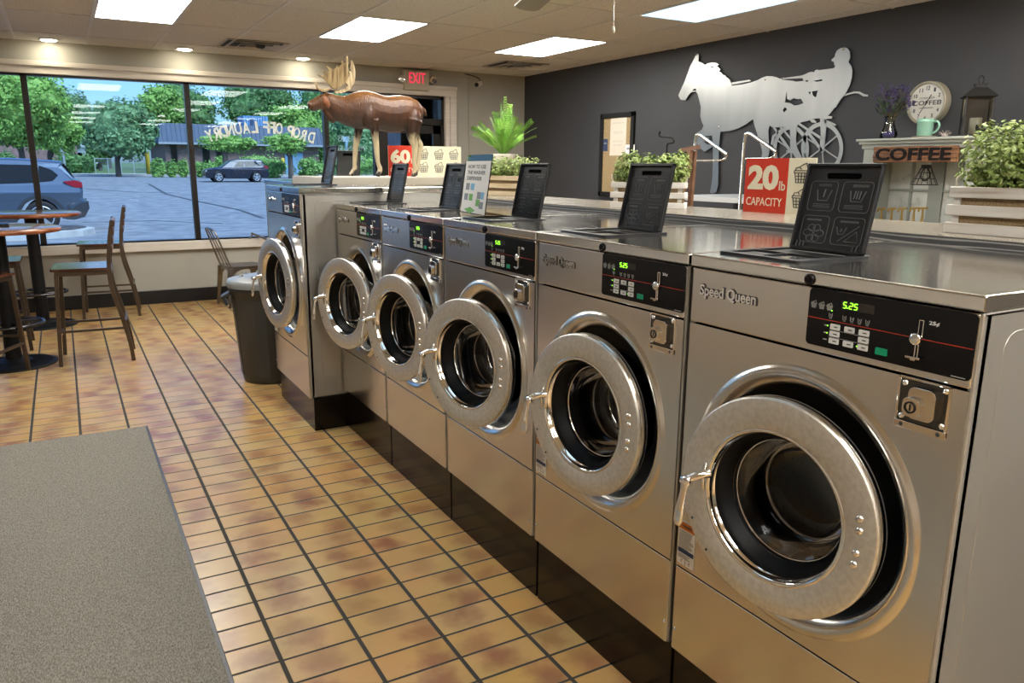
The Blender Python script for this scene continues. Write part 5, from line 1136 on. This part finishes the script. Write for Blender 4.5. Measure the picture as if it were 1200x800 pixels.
# --- vehicles
tyre=mat('tyre',(.015,.015,.017),.8); rimm=mat('alloy_rim',(.55,.57,.60),.3,.8); dglass=mat('car_glass',(.006,.008,.010),.08,0,.25); lampr=mat('tail_lamp',(.30,.015,.03),.2); lampw=mat('head_lamp',(.5,.53,.55),.15); trim_=mat('car_trim',(.03,.034,.042),.5)
def car(name,label,loc,paint,body,glass,wheels,rw,wid=1.75,lamps=(),trims=(),lines=()):
    """side profile in metres, nose towards -x, seen from -y"""
    t=thing(name,label,'car',loc)
    q=MB(); n=len(body); sec=[(0,.06),(.10,.0),(.5,-.0)]
    # loft across the width: tucked in above the belt line and at the very sides
    ys=[-wid/2,-wid/2+.05,-wid/2+.20,0,wid/2-.20,wid/2-.05,wid/2]
    def shr(x,z,k):
        belt=max(0,z-1.0); cx=2.2
        side=[.97,.995,1,1,1,.995,.97][k]
        return (cx+(x-cx)*side,z-(0.0 if k in(2,3,4) else .02 if k in(1,5) else .05)*(1 if z>.9 else 0))
    def yy(z,k): 
        y=ys[k]; tuck=max(0,z-.95)*.38; return y*(1-tuck/(wid/2)) 
    vs=[(shr(x,z,k)[0],yy(z,k),shr(x,z,k)[1]) for k in range(7) for x,z in body]
    fs=[(k*n+i,k*n+(i+1)%n,(k+1)*n+(i+1)%n,(k+1)*n+i) for k in range(6) for i in range(n)]
    tri=geometry.tessellate_polygon([[Vector((x,z,0)) for x,z in body]])
    fs+=[tuple(f) for f in tri]+[tuple(i+6*n for i in f)[::-1] for f in tri]
    q.add(vs,fs); q.build('car_body',paint,t,bevel=.012)
    for g_ in glass:
        for s_ in(-1,1):
            q=MB(); y0=lambda z: s_*(wid/2)*(1-max(0,z-.95)*.38/(wid/2))
            tri=geometry.tessellate_polygon([[Vector((x,z,0)) for x,z in g_]]); m=len(g_)
            q.add([(x,y0(z)*.995+s_*.008,z-.035) for x,z in g_]+[(x,y0(z)*.96,z-.035) for x,z in g_],[tuple(f) for f in tri]+[(i,(i+1)%m,(i+1)%m+m,i+m) for i in range(m)]); q.build('side_window',dglass,t)
    for (nm,m,poly,o_) in lamps+trims:
        q=MB()
        for s_ in(-1,1): 
            tri=geometry.tessellate_polygon([[Vector((x,z,0)) for x,z in poly]]); mm_=len(poly); yo=s_*(wid/2+.008+o_)
            q.add([(x,yo,z) for x,z in poly]+[(x,yo-s_*.22,z) for x,z in poly],[tuple(f) for f in tri]+[tuple(i+mm_ for i in f) for f in tri]+[(i,(i+1)%mm_,(i+1)%mm_+mm_,i+mm_) for i in range(mm_)])
        q.build(nm,m,t)
    for wx in wheels:
        for s_ in(-1,1):
            y=s_*(wid/2-.10); w_=MB(); w_.lathe([(-.11,rw*.68),(-.12,rw*.80),(-.11,rw*.97),(-.08,rw),(.08,rw),(.11,rw*.97),(.12,rw*.80),(.11,rw*.68)],(wx,y,rw),'y',40)
            wo=w_.build('wheel',tyre,t)
            w_=MB(); w_.lathe([(s_*.09,rw*.69),(s_*.12,rw*.70),(s_*.115,rw*.63),(s_*.06,rw*.62)],(wx,y,rw),'y',40)
            for k in range(5):
                a=2*PI*k/5+.3
                for d_ in(-.16,.16): w_.bar((wx+math.cos(a+d_*.4)*rw*.12,y+s_*.10,rw+math.sin(a+d_*.4)*rw*.12),(wx+math.cos(a+d_)*rw*.65,y+s_*.112,rw+math.sin(a+d_)*rw*.65),.045,.02,up=(0,1,0),w2=.04)
            w_.lathe([(s_*.11,.05),(s_*.12,.0)],(wx,y,rw),'y',16); w_.build('rim',rimm,wo)
            w_=MB(); w_.lathe([(s_*.05,rw*.64),(s_*.05,0)],(wx,y,rw),'y',24); w_.build('brake_disc',trim_,wo)
    return t
blue=noisy(mat('car_paint_blue_grey',(.075,.105,.15),.18,.35,coat=.8),[(.07,.10,.145),(.085,.115,.16)],(1,1,1))
rw_=.345
def arch(cx,r,n=8,z0=.30): return [(cx+r*math.cos(a),z0+r*math.sin(a)*1.04) for a in [k*PI/n for k in range(n+1)]]
# profile listed clockwise from front bumper bottom; rear is +x
L_=4.40
prof=[(.06,.30),(.0,.42),(.02,.72),(.10,.86),(.55,.98),(1.12,1.05),(1.75,1.48),(2.3,1.60),(3.0,1.615),(3.75,1.575),(4.02,1.545),(3.99,1.49),(4.24,1.14),(4.34,1.10),(4.36,.92),(4.34,.74),(4.42,.66),(4.42,.52),(4.32,.34),(4.12,.27)]+arch(3.50,.43)+[(3.0,.24),(1.4,.24)]+arch(.88,.43)+[(.3,.28)]
gl1=[[(1.95,1.10),(2.65,1.10),(2.65,1.50),(2.35,1.50)],[(2.75,1.10),(3.42,1.12),(3.42,1.50),(2.75,1.51)],[(3.50,1.13),(3.78,1.16),(3.90,1.28),(3.78,1.40),(3.55,1.49)]]
fa=MB
rear=at(101.8,236,y=20.3); 
nc=car('parked_car','blue-grey SUV parked outside beyond the bar tables',(rear.x-4.42,20.3,-.08),blue,prof,gl1,(.88,3.50),rw_,
  lamps=(('tail_light',lampr,[(3.98,1.11),(4.22,1.14),(4.345,1.09),(4.35,.98),(4.2,.98),(4.06,1.05)],-.03),('head_light',lampw,[(.03,.78),(.35,.86),(.4,.80),(.06,.68)],-.03)),
  trims=(('lower_cladding',trim_,[(4.03,.64),(4.08,.50),(4.24,.62),(4.43,.68),(4.44,.52),(4.33,.33),(4.12,.27),(3.96,.28),(3.97,.42)],-.0),('sill_cladding',trim_,[(1.34,.24),(3.02,.24),(3.04,.36),(1.34,.36)],-.004),('wheel_arch',trim_,[(3.50+.50*math.cos(a),.30+.52*math.sin(a)) for a in [k*PI/10 for k in range(11)]]+[(3.50+.43*math.cos(a),.30+.45*math.sin(a)) for a in [PI-k*PI/10 for k in range(11)]],-.004),('door_gap',M['gap'],[(2.69,.3),(2.70,1.08),(2.71,1.08),(2.70,.3)],-.004),('rear_glass',dglass,[(3.99,1.47),(4.04,1.50),(4.22,1.17),(4.20,1.14)],-.26)))
navy=noisy(mat('car_paint_navy',(.02,.025,.05),.18,.3,coat=.3),[(.010,.012,.028),(.014,.017,.036)],(1,1,1))
b0=at(238.5,205,y=50);b1=at(313,205,y=50); sc_=(b1.x-b0.x)/4.42
nc2=car('parked_car','small dark navy SUV parked across the lot in front of the brick building',(b0.x,50,gz(50)),navy,prof,gl1,(.88,3.50),rw_,
  lamps=(('tail_light',lampr,[(3.98,1.11),(4.22,1.14),(4.345,1.09),(4.35,.98),(4.2,.98),(4.06,1.05)],-.03),('head_light',lampw,[(.03,.80),(.50,.93),(.52,.86),(.06,.70)],-.02)),
  trims=(('window_chrome',rimm,[(3.42,1.50),(3.80,1.16),(3.86,1.14),(3.50,1.53)],-.05),))
nc2.scale=(sc_,sc_,sc_)
# --- brick building with blue mansard
brick=noisy(mat('brick_far',(.22,.13,.12),.85),[(.17,.095,.09),(.29,.19,.18)],(2,2,6),6)
blroof=noisy(mat('blue_metal',(.03,.07,.20),.5),[(.018,.050,.105),(.026,.066,.135)],(2,1,1)); Yb=84
bd=thing('brick_office','low brick office with deep blue metal mansard roof across the lot','building',(at(186,180,y=Yb).x,Yb,.4))
xr=at(379,180,y=Yb).x-bd.location.x; z1=at(186,168,y=Yb).z-.4; z2=at(280,147,y=Yb).z-.4
z1b=3.35
q=MB(); q.box(.6,xr-.5,0,14,-.5,z1b); q.build('brick_walls',brick,bd)
q=MB(); q.add([(0,-.9,z1b-.25),(xr,-.9,z1b-.25),(xr,14,z1b-.25),(0,14,z1b-.25),(.35,-.25,z2),(xr-.35,-.25,z2),(xr-.35,14,z2),(.35,14,z2)],[(0,3,2,1),(4,5,6,7),(0,1,5,4),(1,2,6,5),(2,3,7,6),(3,0,4,7)])
k=0
while k<xr: q.bar((k,-.93,z1b-.25),(k+(.35 if k<.3 else 0),-.28,z2),.05,.06,up=(0,-1,0)); k+=.42
q.build('mansard_roof',blroof,bd)
q=MB(); q.box(-.02,xr+.02,-.95,-.3,z1b-.42,z1b-.22); q.build('eaves_soffit',mat('soffit',(.30,.32,.36),.6),bd)
for (u0,u1) in((237,246),(253,261),(200,208)):
    a=at(u0,180,y=Yb).x-bd.location.x; c_=at(u1,180,y=Yb).x-bd.location.x
    fo=MB().box(a,c_,-.06,.1,1.0,3.0).build('window',trim_,bd); MB().box(a+.08,c_-.08,-.08,-.05,1.1,2.9).build('pane',dglass,fo)
a=at(334,190,y=Yb).x-bd.location.x; MB().box(a,a+1.9,-.1,.1,-.1,2.3).build('service_door',mat('pale_blue_door',(.20,.34,.50),.5),bd)
rt=thing('rooftop_unit','light blue boxy unit on the roof of the brick office','building',(at(283,150,y=Yb+5).x,Yb+4,.4+z2)); w_=at(312,150,y=Yb+5).x-rt.location.x; h_=at(297,136.5,y=Yb+5).z-.4-z2
MB().box(0,w_,0,3,0,h_).build('unit_walls',mat('unit_blue',(.16,.33,.55),.5),rt); q=MB(); 
for k in range(9): q.box(w_*k/9,w_*k/9+.05,-.04,0,0,h_)
q.box(w_*.27,w_*.42,-.05,0,0,h_*.8); q.build('ribs',blroof,rt)
# brick house far left
hs2=thing('brick_house','pinkish brick wall of a building far left behind the trees','building',(at(-40,185,y=92).x,92,.4))
MB().box(0,9.5,0,8,-.3,3.0).build('house_walls',brick,hs2); MB().box(-.2,9.7,-.2,8.2,3.0,3.3).build('house_roof',trim_,hs2)
# white recreational vehicle, fence, bollards, poles
a=at(84,184,y=112); b_=at(114,184,y=112)
rv=thing('camper_van','small white camper parked far away behind the hedge','vehicle',(a.x,112,gz(112)))
q=MB(); q.prism([(0,.6),(0,2.5),(.5,2.75),(1.7,2.75),(1.8,2.2),(2.4,2.4),(b_.x-a.x,2.5),(b_.x-a.x,.6)],(0,0,0),(1,0,0),(0,0,1),(0,1,0),2.2); q.build('camper_body',mat('camper_white',(.62,.64,.66),.4),rv,bevel=.05)
for x in (.8,2.9): MB().lathe([(-.1,0),(-.1,.42),(.15,.42),(.15,0)],(x,0,.42),'y',20).build('wheel',tyre,rv); q=MB(); q.box(.7,1.2,-.03,.02,1.5,2.1); q.box(2.3,3.3,-.03,.02,1.9,2.2); q.build('camper_windows',dglass,rv)
fm_=mat('fence_wire',(.30,.34,.36),.5)
a=at(112,200,y=82); b_=at(172,200,y=82); fe=thing('chain_link_fence','grey chain-link fence behind the round tree','fence',(a.x,82,gz(82)+.1)); Ln=b_.x-a.x; q=MB()
k=0
while k<Ln: q.bar((k,0,0),(k+1.35,0,1.35),.014,.014); q.bar((k,0,1.35),(k+1.35,0,0),.014,.014); k+=.17
q.build('wire_mesh',fm_,fe); MB().bar((0,0,1.37),(Ln+1.3,0,1.37),.05,.05).build('top_rail',fm_,fe)
for k in range(5): MB().bar((Ln*k/4,0,-.1),(Ln*k/4,0,1.42),.06,.06).build('fence_post',fm_,fe)
ye=mat('bollard_yellow',(.62,.46,.04),.5)
for u,v0,v1,y,lb in ((174.5,204,177,70,'tall yellow post right of the round tree'),(332,199,185,76,'short yellow post beside the pale blue service door'),(397.5,197,188,70,'yellow post leaning in the grass behind the moose')):
    p=at(u,v0,y=y); z=at(u,v1,y=y).z-p.z; t_=MB(); t_.lathe([(0,0),(0,.17),(z-.1,.17),(z,.08),(z,0)],n=16)
    o_=t_.build('yellow_post',ye); o_.location=(p.x,y,p.z); tag(o_,lb,'post')
pb=mat('pale_blue_pole',(.30,.45,.55),.5)
for u,v0,v1,y,lb in ((76,196,170,74,'thin grey sign pole left of the camper'),(407,199,162,46,'pale blue pole seen between the moose forelegs')):
    p=at(u,v0,y=y); z=at(u,v1,y=y).z-p.z; t_=MB(); t_.cyl((0,0,0),(0,0,z),.09 if u<100 else .075,12); 
    if u<100: t_.box(-.3,.3,-.06,-.1,z-.6,z)
    else: t_.box(-.22,.16,-.06,.06,z-.2,z+.1)
    o_=t_.build('sign_pole',pb if u>100 else fm_); o_.location=(p.x,y,p.z); tag(o_,lb,'pole')
# --- vegetation
bark=noisy(mat('bark',(.09,.075,.06),.9),[(.05,.042,.035),(.13,.11,.09)],(6,6,1),5)
def leafm(n,a,b_,c_): return noisy(mat(n,b_,.6),[a,b_,c_],(1.3,1.3,1.3),6,(.3,.7))
LB=leafm('leaves_bright',(.08,.18,.025),(.20,.38,.065),(.36,.56,.14)); LD=leafm('leaves_blue_green',(.05,.12,.045),(.13,.26,.10),(.25,.40,.19)); LK=leafm('leaves_deep',(.03,.09,.025),(.08,.19,.05),(.16,.31,.09)); LH=leafm('leaves_hedge',(.07,.17,.03),(.17,.34,.07),(.33,.50,.14))
def crown(q,c,r,n,s,rn,lay=0):
    for _ in range(n):
        while True:
            a,b_,d_=rn.uniform(-1,1),rn.uniform(-1,1),rn.uniform(-1,1); k=a*a+b_*b_+d_*d_
            if .15<k<1: break
        f=1+.18*math.sin(a*5+b_*3)+.12*math.sin(d_*7+a*4)
        if lay: d_=round(d_*lay)/lay+rn.uniform(-.1,.1)
        p=Vector(c)+Vector((a*r[0]*f,b_*r[1]*f,d_*r[2]*f)); nn=Vector((rn.gauss(a,.7),rn.gauss(b_-.3,.7),rn.gauss(d_+.5,.6))).normalized(); u=nn.orthogonal().normalized(); u=Matrix.Rotation(rn.uniform(0,6.28),3,nn)@u; v=nn.cross(u); l=s*rn.uniform(.6,1.4)
        q.add([p-u*l,p+v*l*.55,p+u*l,p-v*l*.55],[(0,1,2,3)])
def core(q,c,r,rn,k=.72):
    vs=[];fs=[];nu,nv=14,9
    for j in range(nv+1):
        for i in range(nu):
            a=2*PI*i/nu; b_=PI*j/nv; f=k*(1+.12*math.sin(3*a+2*b_)+.1*math.sin(5*b_+a)); vs.append((c[0]+r[0]*f*math.sin(b_)*math.cos(a),c[1]+r[1]*f*math.sin(b_)*math.sin(a),c[2]+r[2]*f*math.cos(b_)))
    for j in range(nv):
        for i in range(nu): fs.append((j*nu+i,j*nu+(i+1)%nu,(j+1)*nu+(i+1)%nu,(j+1)*nu+i))
    q.add(vs,fs)
def tree(label,uc,y,ul,ur,vt,vb,vbase,m,n,s,seed,lay=0,name='tree',trunk=True,lobes=6,cat='tree'):
    rn=random.Random(seed); p=at(uc,vbase,y=y); base=Vector((p.x,y,min(p.z,gz(y)+.1)))
    a=at(ul,vt,y=y);b_=at(ur,vb,y=y)
    if not trunk: b_.z=min(b_.z,gz(y)-.15); base.z=gz(y)
    if trunk: base.z=gz(y)-.02
    rx=(b_.x-a.x)/2; rz=(a.z-b_.z)/2; c=Vector(((a.x+b_.x)/2-base.x,0,(a.z+b_.z)/2-base.z)); ry=min(rx,max(rz*1.2,2)) if not lay else rx*.7
    t_=thing(name,label,cat,base)
    q=MB(); 
    if lobes:
        for i in range(lobes):
            th=2*PI*i/lobes+rn.uniform(0,.5); rr=rn.uniform(.40,.58); cc=c+Vector((math.cos(th)*rx*.48,rn.uniform(-.4,.2)*ry,math.sin(th)*rz*.48)); R_=(rx*rr,ry*rr,rz*rr)
            core(q,cc,R_,rn,.70); crown(q,cc,R_,n//(lobes+1),s,rn,lay)
    core(q,c,(rx*.75,ry*.7,rz*.75),rn,.8); crown(q,c,(rx*.92,ry*.9,rz*.92),n//(lobes+1),s,rn,lay)
    q.build('foliage',m,t_,fix=False)
    if trunk:
        q=MB(); tr=.16 if y<60 else .22; top=c+Vector((0,0,rz*.2)); q.tube([(0,0,-.2),(0,0,max(.3,c.z-rz)),(c.x*.6,0,c.z-rz*.3),top],[tr,tr*.8,tr*.6,tr*.3],8)
        for k in range(7): th=rn.uniform(0,2*PI); q.tube([(c.x*.3,0,max(.3,c.z-rz)*rn.uniform(.85,1.2)),c+Vector((math.cos(th)*rx*.35,rn.uniform(-.4,.4)*ry,rz*rn.uniform(-.3,.3))),c+Vector((math.cos(th)*rx*.7,rn.uniform(-.5,.5)*ry,rz*rn.uniform(-.1,.6)))],[tr*.45,tr*.28,tr*.1],6)
        q.build('trunk',bark,t_)
    return t_
tree('round grey-green tree standing alone in the middle of the car park view',139,68,84,190,112,188,204,LD,14000,.13,1,lobes=8)
tree('large bright green tree filling the left window pane',28,46,-60,92,70,178,200,LB,20000,.10,2,lobes=9)
tree('bright tree with low hanging boughs right of the first window mullion',60,58,20,104,120,182,200,LB,9000,.10,3,lobes=6)
tree('small layered green tree in front of the brick office, left of the pair',265,60,233,304,156,178,203,LB,5000,.10,4,lay=2,lobes=5)
tree('small layered green tree in front of the brick office, right of the pair',341,60,306,362,156,180,203,LB,5000,.10,5,lay=2,lobes=5)
bgt=[('tall dark tree behind the office, left of its rooftop unit',205,110,160,262,92,168,LK),('yellow-green tree top beside the blue sky gap',185,104,158,222,98,150,LB),('dense dark tree rising behind the rooftop unit',300,108,250,352,84,160,LK),('bright mid-green tree behind the arched lettering',338,98,300,378,118,172,LB),('tall deep green tree left of the moose head',372,104,335,420,84,200,LK),('tree seen under the moose chest',412,84,386,446,96,200,LD),('distant tree line crown left of the sky gap',85,112,50,118,100,178,LD),('distant crown under the patch of blue sky',130,120,98,172,113,180,LD),('far left background tree behind the near one',-5,112,-60,40,60,190,LK),('pale green tree seen above the moose back',458,92,436,500,96,196,LB),('small dark tree behind the chain-link fence',118,100,100,135,160,192,LK)]
for i,(lb,uc,y,ul,ur,vt,vb,m) in enumerate(bgt): tree(lb,uc,y,ul,ur,vt,vb,200,m,7000,.20,20+i,lobes=7)
bs=[(186,66,175,195,185,204,'round shrub beside the yellow post'),(201,66,193,209,186,204,'shrub second right of the yellow post'),(214,66,207,222,186,204,'shrub left of the second window mullion'),(240,66,225,256,187,205,'low shrub behind the navy car bonnet'),(258,70,250,268,180,196,'yellow-green shrub above the navy car windscreen'),(300,66,272,332,177,204,'large rounded bush behind the navy car roof'),(322,62,306,336,186,206,'rounded bush just right of the navy car'),(362,62,344,384,182,206,'large light green bush beside the pale blue pole of the second layered tree'),(88,86,60,112,176,196,'long dark clipped hedge in front of the camper'),(104,84,94,113,178,196,'round clipped bush at the end of the hedge'),(400,70,386,446,176,203,'bush behind the moose forelegs'),(8,80,-5,20,176,190,'dark pointed shrub above the blue-grey car')]
for i,(uc,y,ul,ur,vt,vb,lb) in enumerate(bs): tree(lb,uc,y,ul,ur,vt,vb,vb,LK if 'dark' in lb or 'clipped' in lb else LH,2200,.10,50+i,name='bush',trunk=False,lobes=3,cat='bush')
# --- painted block wall alcove outside the exit door
blk=mat('painted_block',(.23,.26,.31),.7); bb=blk.node_tree.nodes['Principled BSDF']; tc=N(blk,'ShaderNodeTexCoord'); sp=N(blk,'ShaderNodeSeparateXYZ'); L(blk,tc.outputs['Object'],sp.inputs[0]); cbn=N(blk,'ShaderNodeCombineXYZ'); L(blk,mth(blk,'ADD',sp.outputs[0],sp.outputs[1]),cbn.inputs[0]); L(blk,sp.outputs[2],cbn.inputs[1])
bt=N(blk,'ShaderNodeTexBrick'); bt.inputs['Scale'].default_value=1; bt.inputs['Brick Width'].default_value=.39; bt.inputs['Row Height'].default_value=.19; bt.inputs['Mortar Size'].default_value=.008; bt.inputs['Color1'].default_value=(.25,.27,.30,1); bt.inputs['Color2'].default_value=(.22,.24,.27,1); bt.inputs['Mortar'].default_value=(.33,.36,.40,1); L(blk,cbn.outputs[0],bt.inputs[0]); L(blk,bt.outputs[0],bb.inputs['Base Color'])
q=MB(); c_=at(484,160,y=9.35); q.box(c_.x-.02,X1+.6,9.35,9.75,-.2,3.4); q.box(c_.x-.02,c_.x+.3,9.35,10.35,-.2,3.4); struct(q.build('wall_outside_block',blk))
struct(MB().box(1.6,X1+.6,Y1+.16,10.5,2.75,2.95).build('roof_entry_canopy',trim_))
struct(MB().box(X0-3,X1+3,Y1+.15,Y1+.9,2.62,3.0).build('roof_soffit',trim_))
# ------------------------------------------------------------------ sky
w=bpy.data.worlds.new('sky'); S.world=w; w.use_nodes=True; nt=w.node_tree; bgn=nt.nodes['Background']
sk=nt.nodes.new('ShaderNodeTexSky'); sk.sky_type='NISHITA'; sk.sun_disc=False; sk.sun_elevation=math.radians(48); sk.sun_rotation=math.radians(200); sk.air_density=1.2; sk.dust_density=1.5; sk.ozone_density=1.5
tn=nt.nodes.new('ShaderNodeMix'); tn.data_type='RGBA'; tn.blend_type='MULTIPLY'; tn.inputs[0].default_value=1; nt.links.new(sk.outputs[0],tn.inputs[6]); tn.inputs[7].default_value=(.42,.63,1,1); nt.links.new(tn.outputs[2],bgn.inputs[0]); bgn.inputs[1].default_value=.19
sun=bpy.data.lights.new('sun','SUN'); sun.energy=3.6; sun.angle=.5; sun.color=(.90,.96,1); so=bpy.data.objects.new('sun',sun); COL.objects.link(so); so.rotation_euler=(math.radians(38),0,math.radians(25))
S.view_settings.exposure=0.45
S.cycles.max_bounces=8; S.cycles.transparent_max_bounces=16; S.cycles.sample_clamp_indirect=6; S.cycles.caustics_reflective=False; S.cycles.caustics_refractive=False; S.cycles.blur_glossy=.5
